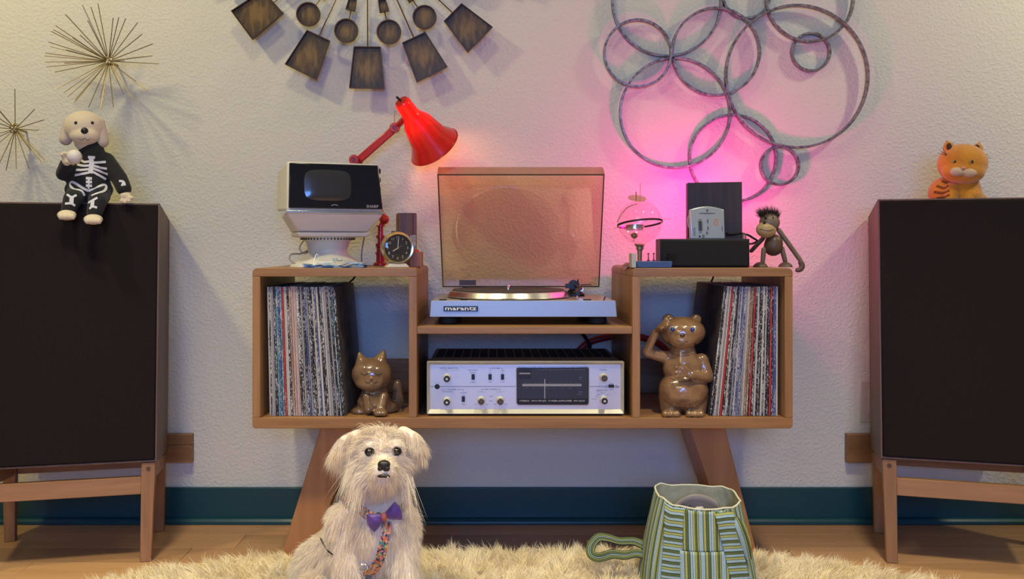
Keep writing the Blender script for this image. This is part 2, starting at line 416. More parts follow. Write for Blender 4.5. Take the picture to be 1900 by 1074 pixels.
slab('side_panel', (XB, 0.0004, ZF), (XB+TT, DEP, zt), M_cherryZ)
slab('shelf', (XA+0.0002, 0.001, ZS-0.018), (XB-0.0002, DEP, ZS), M_cherryX)
# bottom board with rounded lower corners
bm = NB(); pts = []; r = 0.008
pts += [(XL, 0, ZF-0.0002)]
for i in range(5): a = PI + i*PI/8; pts.append((XL+r+r*math.cos(a), 0, ZB+r+r*math.sin(a)))
for i in range(5): a = 1.5*PI + i*PI/8; pts.append((XR-r+r*math.cos(a), 0, ZB+r+r*math.sin(a)))
pts += [(XR, 0, ZF-0.0002)]
prism(bm, pts, (0, DEP, 0)); part('bottom_panel', bm, M_cherryX, con, world=True, bevel=0.001)
for a, b in ((XL+TT, XA-0.0195), (XA, XB), (XB+TT, XR-TT)):
    slab('back_rail', (a+0.0003, DEP-0.016, ZF), (b-0.0003, DEP-0.001, 0.474), M_cherryX)
# splayed slab legs
def leg(xt0, xt1, xb0, xb1, y0, y1):
    bm = NB()
    hexa(bm, [(xb0, y0, 0), (xb1, y0, 0), (xb1, y1, 0), (xb0, y1, 0), (xt0, y0, ZB), (xt1, y0, ZB), (xt1, y1, ZB), (xt0, y1, ZB)])
    part('leg', bm, M_leg, con, world=True, bevel=0.002)
k = 2.38/F
leg((596-VPX)*k, (664-VPX)*k, (518-VPX)*k-0.004, (574-VPX)*k, 0.10, 0.29)
leg((1278-VPX)*k, (1346-VPX)*k, (1367-VPX)*k, (1412-VPX)*k, 0.10, 0.29)

# ---------------------------------------------------------------- loudspeakers on stands
def stand(side, corner, yaw, label):
    W, Dp = 0.42, 0.30
    R = Matrix.Rotation(yaw, 3, 'Z')
    c = Vector((corner[0], corner[1], 0)) - R @ Vector((side*W/2, -Dp/2, 0))
    t = thing('speaker_stand', label, 'stand', c, yaw)
    zf = corner[2]-0.002; tilt = math.radians(7); zb = zf - Dp*math.sin(tilt)
    lw = 0.033
    for sx in (-1, 1):
        xo = sx*(W/2-0.004); xi = xo - sx*lw
        a, b = min(xo, xi), max(xo, xi)
        # front leg leans slightly inward toward its foot
        bm = NB(); dx = -sx*0.0; fx = sx*(-0.007)
        y0 = -Dp/2+0.004
        hexa(bm, [(a+fx+0.003, y0+0.004, 0), (b+fx-0.003, y0+0.004, 0), (b+fx-0.003, y0+0.032, 0), (a+fx+0.003, y0+0.032, 0),
                  (a, y0, zf), (b, y0, zf), (b, y0+0.036, zf-0.004), (a, y0+0.036, zf-0.004)])
        lg = part('leg', bm, M_ash, t, bevel=0.002)
        bm = NB(); cyl(bm, ((a+b)/2, y0-0.0006, zf-0.016), ((a+b)/2, y0+0.004, zf-0.016), 0.0055, n=16)
        part('peg', bm, M_walnut, lg, label='dark round wooden peg')
        bm = NB(); y1 = Dp/2-0.004
        hexa(bm, [(a+0.003, y1-0.028, 0), (b-0.003, y1-0.028, 0), (b-0.003, y1-0.002, 0), (a+0.003, y1-0.002, 0),
                  (a, y1-0.036, zb), (b, y1-0.036, zb), (b, y1, zb-0.004), (a, y1, zb-0.004)])
        part('leg', bm, M_ash, t, bevel=0.002)
        bm = NB(); ya, yb = y0+0.037, y1-0.037; za, zc = zf-0.006, zb+0.001; h = 0.040
        hexa(bm, [(a+0.002, ya, za-h), (b-0.002, ya, za-h), (b-0.002, yb, zc-h*0.9), (a+0.002, yb, zc-h*0.9), (a+0.002, ya, za), (b-0.002, ya, za), (b-0.002, yb, zc), (a+0.002, yb, zc)])
        part('side_rail', bm, M_ashX, t, bevel=0.0015)
    bm = NB(); box(bm, (-W/2+lw+0.005, -Dp/2+0.010, 0.170), (W/2-lw-0.005, -Dp/2+0.03, 0.213)); part('front_rail', bm, M_ashX, t, bevel=0.0015)
    bm = NB(); box(bm, (-W/2+lw+0.005, Dp/2-0.03, zb-0.034), (W/2-lw-0.005, Dp/2-0.012, zb-0.006)); part('back_rail', bm, M_cherryX, t, bevel=0.0015)
    return t
def speaker(side, corner, yaw, label):
    W, Dp, H = 0.42, 0.295, 0.655
    R = Matrix.Rotation(yaw, 3, 'Z')
    c = Vector((corner[0], corner[1], corner[2])) - R @ Vector((side*W/2, 0, 0))
    t = thing('loudspeaker', label, 'speaker', c, rot=(math.radians(-7), 0, yaw))
    bm = NB(); box(bm, (-W/2, 0.006, 0), (W/2, Dp, H)); part('cabinet', bm, M_walnut, t, bevel=0.0015)
    # thin frame round the cloth
    bm = NB(); e = 0.0045
    box(bm, (-W/2, 0, 0), (-W/2+e, 0.0058, H)); box(bm, (W/2-e, 0, 0), (W/2, 0.0058, H)); box(bm, (-W/2+e, 0, 0), (W/2-e, 0.0058, e)); box(bm, (-W/2+e, 0, H-e), (W/2-e, 0.0058, H))
    part('edge_frame', bm, M_walnut, t, bevel=0.0006)
    bm = NB(); box(bm, (-W/2+e+0.001, -0.004, e+0.001), (W/2-e-0.001, 0.0056, H-e-0.001)); part('grille', bm, M_grille, t, bevel=0.003, label='dark brown cloth grille')
    return t
CL = ((291-VPX)*2.39/F, 0.09, ZC-(856-VPY)*2.39/F); CR = ((1634-VPX)*2.38/F, 0.08, ZC-(850-VPY)*2.38/F)
YL, YR = math.radians(14), math.radians(-17)
stand(1, CL, YL, 'low cherry wood stand carrying the loudspeaker at the left edge')
stand(-1, CR, YR, 'low cherry wood stand carrying the loudspeaker at the right edge')
spL = speaker(1, CL, YL, 'large dark-fronted walnut loudspeaker left of the console, tilted back')
spR = speaker(-1, CR, YR, 'large dark-fronted walnut loudspeaker right of the console, tilted back')

# low wooden ledges fixed to the wall behind the loudspeakers
def ledge(px_in, px_out, side, label, gap):
    Y = 0.415; a = P(px_in, 806, Y); b = P(px_out, 859, Y); x0, x1 = sorted((a.x, b.x))
    t = thing('wall_ledge', label, 'ledge', ((x0+x1)/2, WALL, b.z))
    if gap:
        zm = P(0, 826, Y).z
        for z0, z1 in ((b.z, zm-0.0006), (zm+0.0006, a.z)):
            bm = NB(); box(bm, (x0, Y, z0), (x1, WALL, z1)); part('board', bm, M_cherryX, t, world=True, bevel=0.0012)
    else:
        bm = NB(); box(bm, (x0, Y, b.z), (x1, WALL, a.z)); part('board', bm, M_cherryX, t, world=True, bevel=0.0012)
ledge(355, 60, -1, 'low two-board wooden ledge on the wall behind the left loudspeaker', True)
ledge(1573, 1840, 1, 'low one-board wooden ledge on the wall behind the right loudspeaker', False)
t = thing('switch_plate', 'cream wall plate half hidden by the right loudspeaker', 'wall plate', P(1622, 783, WALL-0.003))
a = P(1595, 706, WALL); b = P(1645, 783, WALL)
bm = NB(); box(bm, (a.x, WALL-0.006, b.z), (b.x, WALL, a.z)); part('plate', bm, M_cream, t, world=True, bevel=0.003)
bm = NB(); box(bm, ((a.x+b.x)/2-0.017, WALL-0.010, b.z+0.027), ((a.x+b.x)/2+0.017, WALL-0.0062, a.z-0.027)); part('rocker', bm, M_cream, t, world=True, bevel=0.002)

# ---------------------------------------------------------------- records
def spine_mat(name, c, speck, cs, scale=1.0):
    m = bpy.data.materials.new(name); m.use_nodes = True; nt = m.node_tree; b = nt.nodes['Principled BSDF']; b.inputs['Roughness'].default_value = 0.5
    tc = nt.nodes.new('ShaderNodeTexCoord'); mp = nt.nodes.new('ShaderNodeMapping'); mp.inputs['Scale'].default_value = (900*scale, 30, 170*scale)
    oi = nt.nodes.new('ShaderNodeObjectInfo'); ad = nt.nodes.new('ShaderNodeVectorMath'); ad.operation = 'ADD'
    cb = nt.nodes.new('ShaderNodeCombineXYZ'); mm = nt.nodes.new('ShaderNodeMath'); mm.operation = 'MULTIPLY'; mm.inputs[1].default_value = 733
    nt.links.new(oi.outputs['Random'], mm.inputs[0])
    for i in range(3): nt.links.new(mm.outputs[0], cb.inputs[i])
    nt.links.new(tc.outputs['Object'], mp.inputs[0]); nt.links.new(mp.outputs[0], ad.inputs[0]); nt.links.new(cb.outputs[0], ad.inputs[1])
    n = nt.nodes.new('ShaderNodeTexNoise'); n.inputs['Scale'].default_value = 1; n.inputs['Detail'].default_value = 2; nt.links.new(ad.outputs[0], n.inputs['Vector'])
    # lettering comes in blocks along the spine
    mp2 = nt.nodes.new('ShaderNodeMapping'); mp2.inputs['Scale'].default_value = (0.0, 0.0, 14); ad2 = nt.nodes.new('ShaderNodeVectorMath'); ad2.operation = 'ADD'
    nt.links.new(tc.outputs['Object'], mp2.inputs[0]); nt.links.new(mp2.outputs[0], ad2.inputs[0]); nt.links.new(cb.outputs[0], ad2.inputs[1])
    n2 = nt.nodes.new('ShaderNodeTexNoise'); n2.inputs['Scale'].default_value = 1; nt.links.new(ad2.outputs[0], n2.inputs['Vector'])
    ml = nt.nodes.new('ShaderNodeMath'); ml.operation = 'MULTIPLY_ADD'; ml.inputs[1].default_value = 0.55; nt.links.new(n2.outputs['Fac'], ml.inputs[0]); nt.links.new(n.outputs['Fac'], ml.inputs[2])
    r = nt.nodes.new('ShaderNodeValToRGB'); r.color_ramp.elements[0].position = speck; r.color_ramp.elements[1].position = speck+0.03
    r.color_ramp.elements[0].color = (*c, 1); r.color_ramp.elements[1].color = (*cs, 1)
    nt.links.new(ml.outputs[0], r.inputs[0]); nt.links.new(r.outputs[0], b.inputs['Base Color']); return m
SP = {
 'black': spine_mat('spine_black', (0.012, 0.012, 0.014), 0.84, (0.5, 0.48, 0.55)),
 'black speckled': spine_mat('spine_speckled', (0.02, 0.018, 0.02), 0.79, (0.6, 0.62, 0.6)),
 'off-white': spine_mat('spine_white', (0.50, 0.465, 0.42), 0.95, (0.12, 0.11, 0.11)),
 'pale grey': spine_mat('spine_grey', (0.28, 0.27, 0.28), 0.92, (0.1, 0.05, 0.06)),
 'red': spine_mat('spine_red', (0.38, 0.03, 0.03), 0.94, (0.5, 0.6, 0.5)),
 'teal': spine_mat('spine_teal', (0.05, 0.20, 0.25), 0.82, (0.6, 0.6, 0.55)),
 'blue': spine_mat('spine_blue', (0.05, 0.07, 0.22), 0.84, (0.5, 0.5, 0.55)),
 'pink': spine_mat('spine_pink', (0.50, 0.31, 0.28), 0.92, (0.3, 0.15, 0.15)),
 'brown': spine_mat('spine_brown', (0.26, 0.16, 0.10), 0.84, (0.6, 0.5, 0.4)),
}
M_cover = {k: mat('cover_'+k.replace(' ', '_').replace('-', '_'), c, 0.45, col2=tuple(x*0.4 for x in c), vscale=25) for k, c in
           {'black': (0.075, 0.06, 0.05), 'black speckled': (0.04, 0.03, 0.03), 'off-white': (0.4, 0.38, 0.35), 'pale grey': (0.25, 0.25, 0.26), 'red': (0.2, 0.02, 0.02), 'teal': (0.04, 0.12, 0.14),
            'blue': (0.04, 0.05, 0.15), 'pink': (0.4, 0.25, 0.25), 'brown': (0.15, 0.09, 0.05)}.items()}
SIDES = {1: 'left-hand', 2: 'right-hand'}
WORDS = ['first','second','third','fourth','fifth','sixth','seventh','eighth','ninth','tenth','eleventh','twelfth','thirteenth','fourteenth','fifteenth','sixteenth','seventeenth','eighteenth','nineteenth']
COUNT = {1: 0, 2: 0}
def record(cub, xb, xt, th, colour, zone, yoff, hgt):
    """xb/xt: left edge of the spine at the base and the top"""
    bm = NB(); H = hgt; Dp = 0.312; y0 = 0.022+yoff; z0 = ZF+0.0006; g = 0.00015
    def q(x, y, z): return (x, y, z)
    n = 4; rows = []
    for i in range(n+1):
        t = i/n; x = xb+(xt-xb)*t; z = z0+H*t
        rows.append([bm.verts.new((x+g, y0, z)), bm.verts.new((x+th/2, y0-0.0007, z)), bm.verts.new((x+th-g, y0, z)), bm.verts.new((x+th-g, y0+Dp, z)), bm.verts.new((x+g, y0+Dp, z))])
    for a, b in zip(rows, rows[1:]):
        for i in range(5):
            j = (i+1) % 5; f = bm.faces.new((a[i], a[j], b[j], b[i])); f.material_index = 0 if i < 2 else 1
    bm.faces.new(rows[0][::-1]).material_index = 1; bm.faces.new(rows[-1]).material_index = 1
    o = part('vinyl_record', bm, [SP[colour], M_cover[colour]], angle=80); recenter(o)
    i_ = COUNT[cub]; COUNT[cub] += 1; w_ = WORDS[i_]+' from the left' if i_ < 19 else WORDS[37-i_]+' from the right'
    tag(o, f'vinyl record with {colour} spine, {w_} in the {SIDES[cub]} cubby', 'record', 'vinyl records in the '+SIDES[cub]+' cubby')
    return o
seqL = ['off-white','black speckled','off-white','pale grey','black','teal','blue','teal','red','off-white','off-white','black','brown','pink','off-white','pink','black speckled','black speckled','pale grey','black','blue','pale grey','black speckled','black','off-white','black speckled','blue','off-white','black','black speckled','off-white','pale grey','black','pale grey','black','teal','black','black']
k = sc(0.022); x = (495-VPX)*k; wsum = (621-495)*k; n = len(seqL); ths = [random.uniform(0.6, 1.4) for _ in range(n)]; tot = sum(ths)
cum = 0
for i, (c, th) in enumerate(zip(seqL, ths)):
    f = cum/tot; cum += th; xt = (495-VPX)*k + wsum*f; xb = (500-VPX)*k + (641-500)*k*f
    th_ = wsum*th/tot
    zone = 'near the outer end' if f < 0.33 else ('in the middle' if f < 0.66 else 'near the inner end')
    record(1, xb, xt, th_*1.03, c, zone, random.uniform(0, 0.004), 0.3155-random.uniform(0, 0.003))
seqR = ['black speckled','black','off-white','pale grey','off-white','red','black speckled','off-white','black speckled','black','pale grey','blue','off-white','blue','pale grey','blue','pale grey','off-white','off-white','brown','brown','black','red','black speckled','off-white','black','black speckled','black','off-white','black speckled','off-white','black','black','red','black','blue','blue','off-white']
n = len(seqR); ths = [random.uniform(0.6, 1.4) for _ in range(n)]; tot = sum(ths); cum = 0
wt = (1444-1344)*k
for i, (c, th) in enumerate(zip(seqR, ths)):
    f = cum/tot; cum += th; xt = (1344-VPX)*k + wt*f; xb = (1317-VPX)*k + (1444-1317)*k*f
    zone = 'near the inner end' if f < 0.33 else ('in the middle' if f < 0.66 else 'near the outer end')
    record(2, xb, xt, wt*th/tot*1.05, c, zone, random.uniform(0, 0.004), 0.3155-random.uniform(0, 0.003))
# ---------------------------------------------------------------- more helpers
def decal(bvh, pts, width, off, m, parent, name, cam0=Vector((0, -D0, ZC)), Yref=0.1, k=5, label=None, thick=0.0006, mi_uv=True, wl=None, flat=0.0):
    """thin strip laid on a surface along a path given as photo points; world coordinates"""
    path = smooth_path([P(a, b, Yref) for a, b in pts], k); hit = []
    for p in path:
        d = (p-cam0).normalized(); h = bvh.ray_cast(cam0, d)
        if h[0] is None: continue
        hit.append((h[0], h[1] if h[1].dot(d) < 0 else -h[1]))
    if len(hit) < 2: return None
    return ribbon([h[0]+h[1]*off for h in hit], [h[1] for h in hit], width, thick, m, parent, name, label, True)
def ribbon(pts, nrm, width, thick, m, parent, name, label=None, world=True, bevel=0):
    bm = NB(); uv = bm.loops.layers.uv.new('UVMap'); rows = []; L = 0; N = len(pts)
    for i, p in enumerate(pts):
        t = (Vector(pts[min(i+1, N-1)])-Vector(pts[max(i-1, 0)])).normalized(); n = Vector(nrm[i]).normalized(); s = t.cross(n).normalized(); n = s.cross(t)
        w = (width[i] if hasattr(width, '__len__') else width)/2
        if i: L += (Vector(p)-Vector(pts[i-1])).length
        p = Vector(p); rows.append(([bm.verts.new(p-s*w-n*thick/2), bm.verts.new(p+s*w-n*thick/2), bm.verts.new(p+s*w+n*thick/2), bm.verts.new(p-s*w+n*thick/2)], L, w))
    us = [0, 1, 1, 0]
    for (a, la, wa), (b, lb, wb) in zip(rows, rows[1:]):
        for i in range(4):
            j = (i+1) % 4; f = bm.faces.new((a[i], a[j], b[j], b[i]))
            for lp, (uu, ll, ww) in zip(f.loops, ((us[i], la, wa), (us[j], la, wa), (us[j], lb, wb), (us[i], lb, wb))): lp[uv].uv = ((uu-0.5)*2*ww, ll)
    bm.faces.new(rows[0][0][::-1]); bm.faces.new(rows[-1][0])
    return part(name, bm, m, parent, world=world, label=label, bevel=bevel, angle=50)
def gridsurf(bm, G, UV=None, closed=False, mi=0):
    uv = bm.loops.layers.uv.verify(); V = [[bm.verts.new(p) for p in r] for r in G]
    for i in range(len(V)-1):
        n = len(V[i]); K = n if closed else n-1
        for j in range(K):
            j2 = (j+1) % n
            f = bm.faces.new((V[i][j], V[i][j2], V[i+1][j2], V[i+1][j])); f.material_index = mi
            if UV:
                q = [UV[i][j], UV[i][j+1], UV[i+1][j+1], UV[i+1][j]]
                for lp, u in zip(f.loops, q): lp[uv].uv = u
    return V
def word(s, px, py, Y, wpx, hpx, m, parent, world=True, bold=0):
    """lettering wpx wide and hpx tall (photo pixels) standing on the plane Y"""
    c = bpy.data.curves.new('t', 'FONT'); c.body = s; c.size = 1; c.align_x = 'CENTER'; c.align_y = 'CENTER'; c.resolution_u = 1; c.offset = bold
    o = bpy.data.objects.new('t', c); COL.objects.link(o)
    dg = bpy.context.evaluated_depsgraph_get(); dg.update()
    me = bpy.data.meshes.new_from_object(o.evaluated_get(dg), depsgraph=dg); bpy.data.objects.remove(o)
    n = len(me.vertices); co = np.empty(n*3); me.vertices.foreach_get('co', co); co = co.reshape(-1, 3)
    w = np.ptp(co[:, 0]); h = np.ptp(co[:, 1]); cx = (co[:, 0].max()+co[:, 0].min())/2; cy = (co[:, 1].max()+co[:, 1].min())/2
    k = sc(Y); q = P(px, py, Y)
    me.transform(Matrix.Translation(q) @ Matrix.Rotation(PI/2, 4, 'X') @ Matrix.Diagonal((wpx*k/w, hpx*k/h, 1, 1)) @ Matrix.Translation((-cx, -cy, 0)))
    me.materials.clear(); me.name = 'lettering'
    return part('lettering', me, m, parent, world=world, smooth=False)

# ---------------------------------------------------------------- ring sculpture
M_ring = mat('galvanised_metal', (0.40, 0.37, 0.37), 0.42, 0.7, bump=0.0006, bscale=120, col2=(0.15, 0.13, 0.13), vscale=90)
YW = 0.40
rs = thing('ring_wall_sculpture', 'galvanised metal wall sculpture of overlapping rings over the right side', 'wall art', P(1361, 374, YW))
rings = [(1184, 98, 62, 0), (1329.5, 95, 81, 1), (1238, 2, 101, 2), (1253.5, 209, 102, 1), (1480, 141, 132, 0), (1361, 293, 80.5, 2), (1448, 307, 35, 1), (1506, 95.5, 35, 2), (1504, -5, 81, 1), (1386, -11, 44, 2)]
for cx, cy, r, lay in rings:
    y0 = 0.409+0.006*lay; c = P(cx, cy, y0); R = r*sc(y0); bm = NB(); n = 96; h = 0.0033; dpt = 0.018; rr = []
    for i in range(n):
        a = 2*PI*i/n; wv = 1+0.0012*math.sin(5*a)
        rr.append([bm.verts.new((c.x+(R*wv+s)*math.cos(a), c.y+q, c.z+(R*wv+s)*math.sin(a))) for s, q in ((-h, 0), (h, 0), (h, dpt), (-h, dpt))])
    for i in range(n):
        A, B = rr[i], rr[(i+1) % n]
        for k in range(4): bm.faces.new((A[k], A[(k+1) % 4], B[(k+1) % 4], B[k]))
    part('ring', bm, M_ring, rs, world=True, bevel=0.0008, angle=60)

# ---------------------------------------------------------------- sunburst of trays
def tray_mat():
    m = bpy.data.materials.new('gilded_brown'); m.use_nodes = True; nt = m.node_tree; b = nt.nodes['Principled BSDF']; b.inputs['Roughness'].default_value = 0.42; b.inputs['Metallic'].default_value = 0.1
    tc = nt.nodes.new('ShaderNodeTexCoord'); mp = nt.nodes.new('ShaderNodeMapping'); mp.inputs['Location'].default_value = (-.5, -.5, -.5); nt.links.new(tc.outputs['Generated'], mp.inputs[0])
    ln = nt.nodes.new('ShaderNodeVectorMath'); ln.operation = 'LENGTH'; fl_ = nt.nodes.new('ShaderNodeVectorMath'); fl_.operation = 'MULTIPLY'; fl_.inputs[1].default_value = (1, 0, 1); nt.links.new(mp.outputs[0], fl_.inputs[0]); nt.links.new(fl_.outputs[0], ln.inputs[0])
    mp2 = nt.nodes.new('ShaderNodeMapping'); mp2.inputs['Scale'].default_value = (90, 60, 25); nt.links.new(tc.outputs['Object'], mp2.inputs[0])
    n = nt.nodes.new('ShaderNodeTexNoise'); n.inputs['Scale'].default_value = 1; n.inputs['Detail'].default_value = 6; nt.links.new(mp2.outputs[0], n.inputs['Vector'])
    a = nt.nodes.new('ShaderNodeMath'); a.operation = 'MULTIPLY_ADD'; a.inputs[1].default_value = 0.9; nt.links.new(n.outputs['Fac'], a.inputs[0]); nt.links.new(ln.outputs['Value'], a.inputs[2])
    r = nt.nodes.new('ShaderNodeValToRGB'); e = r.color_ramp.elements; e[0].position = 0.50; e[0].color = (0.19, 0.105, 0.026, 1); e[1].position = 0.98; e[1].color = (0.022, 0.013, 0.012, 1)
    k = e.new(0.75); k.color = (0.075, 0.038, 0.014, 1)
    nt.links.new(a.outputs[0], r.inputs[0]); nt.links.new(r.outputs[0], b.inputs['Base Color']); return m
M_tray = tray_mat(); M_trayrim = mat('dark_bronze', (0.06, 0.032, 0.02), 0.35, 0.7)
M_rod = mat('bronze_rod', (0.18, 0.11, 0.06), 0.4, 0.8)
sb = thing('sunburst_wall_sculpture', 'dark gilded metal sunburst of trays and discs on rods, cut by the frame top', 'wall art', P(680.5, -127, 0.40))
z2 = lambda u, v, Y: P(380+u*580/1900, v*580/1900, Y)
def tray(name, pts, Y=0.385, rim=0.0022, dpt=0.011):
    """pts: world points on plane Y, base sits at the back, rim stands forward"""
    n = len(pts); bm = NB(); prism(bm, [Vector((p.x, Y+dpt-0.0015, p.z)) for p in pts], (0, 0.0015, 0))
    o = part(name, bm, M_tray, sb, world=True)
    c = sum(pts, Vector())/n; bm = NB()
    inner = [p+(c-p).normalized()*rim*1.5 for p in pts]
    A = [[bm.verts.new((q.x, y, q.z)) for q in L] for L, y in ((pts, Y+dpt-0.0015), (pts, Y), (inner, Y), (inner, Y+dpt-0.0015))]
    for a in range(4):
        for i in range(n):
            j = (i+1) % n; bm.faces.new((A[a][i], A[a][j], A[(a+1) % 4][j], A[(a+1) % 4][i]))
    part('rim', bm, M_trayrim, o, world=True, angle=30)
hub = P(680.5, -127, 0.39)
quads = [[(157, 65), (287, 240), (477, 78), (352, -62)], [(485, 390), (677, 485), (760, 245), (620, 180)], [(876, 535), (1092, 538), (1068, 282), (905, 280)],
         [(1287, 500), (1475, 405), (1340, 192), (1198, 258)], [(1598, 318), (1750, 163), (1560, 18), (1452, 127)]]
def rod(a, b, Y=0.397, r=0.0018):
    bm = NB(); cyl(bm, (a.x, Y, a.z), (b.x, Y, b.z), r, n=8); part('rod', bm, M_rod, sb, world=True)
allq = [[z2(u, v, 0.385) for u, v in q] for q in quads]
base = [p-hub for p in allq[2]]
for k in range(3, 12):                                            # the rest of the circle, above the frame
    a = -k*2*PI/14; R = Matrix.Rotation(a, 3, 'Y')
    allq.append([Vector((hub.x, 0, hub.z))+R @ Vector((p.x, 0, p.z)) for p in base])
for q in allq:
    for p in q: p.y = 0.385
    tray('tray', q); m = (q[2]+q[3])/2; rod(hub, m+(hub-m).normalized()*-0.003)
circ = [(627, 84, 73), (858, 184, 73), (1118, 192, 75), (1335, 102, 73)]
cl = [(z2(u, v, 0.38), r*580/1900*sc(0.38)) for u, v, r in circ]
r0 = cl[1][1]; dist = 614*580/1900*sc(0.38)
for k in range(2, 12): a = (k+0.5)*2*PI/14; cl.append((Vector((hub.x+math.sin(a)*dist, 0.38, hub.z-math.cos(a)*dist)), r0))
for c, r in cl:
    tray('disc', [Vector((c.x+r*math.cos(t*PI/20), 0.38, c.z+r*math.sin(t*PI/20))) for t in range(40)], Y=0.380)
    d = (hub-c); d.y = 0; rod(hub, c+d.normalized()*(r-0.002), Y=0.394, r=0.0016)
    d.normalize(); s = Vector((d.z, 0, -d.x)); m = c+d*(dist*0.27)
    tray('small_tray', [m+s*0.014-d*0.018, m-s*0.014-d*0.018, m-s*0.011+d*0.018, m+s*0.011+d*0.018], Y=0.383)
bm = NB(); lathe(bm, [(0.05, 0), (0.05, 0.008), (0.035, 0.016), (0, 0.018)], (hub.x, 0.40, hub.z), (0, -1, 0)); part('hub', bm, M_trayrim, sb, world=True)

# ---------------------------------------------------------------- brass starbursts
def starburst(c, tips, L, label, seed):
    random.seed(seed); C = P(c[0]*.3912, c[1]*.3912, 0.375)
    t = thing('starburst', label, 'wall art', (C.x, WALL, C.z), group='brass starbursts on the wall')
    for u, v in tips:
        q = P(u*.3912, v*.3912, 0.36); dx, dz = q.x-C.x, q.z-C.z; r = math.hypot(dx, dz)
        f = math.sqrt(max(0.0, L*L-r*r))*0.75; q = Vector((C.x+dx*(1-f/2.6*0.9), C.y-f, C.z+dz*(1-f/2.6*0.9)))
        if f < 0.03: q.y = C.y+random.uniform(-0.01, 0.02)
        bm = NB(); cyl(bm, C+(q-C)*0.06, q, 0.0012, n=6); part('rod', bm, M_brass, t, world=True)
    for i in range(16):
        d = Vector((random.gauss(0, 1), random.gauss(0, 1), random.gauss(0, 1))).normalized()
        bm = NB(); ell(bm, C+d*0.013, 0.0042, sub=2); part('bead', bm, M_brassl, t, world=True)
    bm = NB(); cyl(bm, (C.x, C.y, C.z), (C.x, WALL, C.z), 0.003, n=8); part('mount', bm, M_brass, t, world=True)
starburst((515, 290), [(332,78),(355,92),(420,37),(475,53),(500,33),(482,127),(595,113),(617,108),(645,110),(692,125),(718,182),(757,222),(757,282),(730,292),(776,313),(657,320),(725,441),(693,410),(667,488),(634,470),(574,527),(530,490),(513,537),(458,528),(390,505),(400,495),(360,480),(345,460),(305,438),(312,368),(376,334),(250,332),(234,305),(223,271),(243,266),(226,215),(264,216),(273,163),(288,157),(296,137),(388,272),(420,216),(456,203)], 0.172,
          'large brass wire starburst above the plush puppy, the fuller of the two', 3)
starburst((72, 612), [(98,428),(0,480),(55,535),(203,528),(238,575),(223,627),(167,660),(183,722),(203,758),(190,768),(125,800),(93,805),(84,725),(20,808),(33,780),(0,690),(-40,670),(-70,610),(-60,560),(-30,520),(-10,575),(-20,740)], 0.125,
          'small brass wire starburst cut by the left frame edge, lower of the two', 4)

# ---------------------------------------------------------------- pink mood light behind the panel
ml_ = P(1318, 380, 0.217)
t = thing('mood_lamp', 'pink glowing globe lamp hidden behind the dark panel, lighting the wall', 'lamp', (ml_.x, ml_.y, ZT))
bm = NB(); lathe(bm, [(0.034, 0), (0.034, 0.006), (0.010, 0.012), (0.010, ml_.z-ZT-0.030), (0.018, ml_.z-ZT-0.024), (0.018, ml_.z-ZT-0.016)], (0, 0, 0)); part('stem', bm, M_white, t)
bm = NB(); ell(bm, (0, 0, ml_.z-ZT), 0.024, sub=4); part('globe', bm, mat('pink_glow', (1, 0.2, 0.7), 0.5, emis=(1.0, 0.0, 0.36), estr=255), t)

# ---------------------------------------------------------------- portable television
tr = P(608, 490, 0.17); t = thing('portable_television', 'ivory portable television with black front on a round pedestal', 'television', (tr.x, 0.17, ZT), math.radians(21))
bm = NB(); hexa(bm, [(-.121, -.100, .140), (.121, -.100, .140), (.112, .085, .145), (-.118, .085, .145), (-.118, -.092, .262), (.113, -.092, .262), (.108, .085, .250), (-.114, .085, .252)])
part('casing', bm, M_tv, t, bevel=0.006, seg=3)
bm = NB(); hexa(bm, [(-.1165, -.108, .146), (.1190, -.108, .146), (.1190, -.0955, .146), (-.1165, -.0955, .146), (-.1135, -.099, .2575), (.1085, -.099, .2575), (.1085, -.088, .2575), (-.1135, -.088, .2575)])
fp = part('front_panel', bm, mat('navy_black_gloss', (0.004, 0.005, 0.012), 0.16, coat=0.5), t, bevel=0.002, label='glossy navy-black front panel')
# picture tube: gently bulged rounded rectangle, follows the panel's slight backward lean
bm = NB(); n = 17; G = []
for i in range(n):
    row = []
    for j in range(n):
        u = -1+2*i/(n-1); v = -1+2*j/(n-1); q = (abs(u)**6+abs(v)**6)**(1/6); m_ = max(abs(u), abs(v)); s = (m_/q) if q else 1
        uu, vv = u*s, v*s; bul = 1-0.06*(vv*vv); bvl = 1-0.06*(uu*uu)
        z = .204+.0385*vv*bvl; y = -.108+(z-.146)*.081-0.0004-0.0045*(1-uu**4)*(1-vv**4)
        row.append((-.020+.0585*uu*bul, y, z))
    G.append(row)
gridsurf(bm, G); part('screen', bm, mat('tube_glass', (0.028, 0.030, 0.036), 0.22, coat=0.6), fp, label='dull grey picture tube')
bm = NB(); box(bm, (-.122, -.109, .1335), (.1215, .0, .1405)); part('trim_strip', bm, M_alu, t, bevel=0.001, label='silver trim strip')
bm = NB(); hexa(bm, [(-.088, -.074, .088), (.088, -.074, .088), (.080, .085, .088), (-.080, .085, .088), (-.123, -.104, .134), (.123, -.104, .134), (.104, .104, .134), (-.104, .104, .134)])
part('chin', bm, M_tv, t, bevel=0.005, seg=3)
bm = NB(); hexa(bm, [(-.088, -.078, .076), (.088, -.078, .076), (.080, .080, .076), (-.080, .080, .076), (-.092, -.082, .0875), (.092, -.082, .0875), (.082, .084, .0875), (-.082, .084, .0875)])
part('lower_rim', bm, M_tv, t, bevel=0.003)
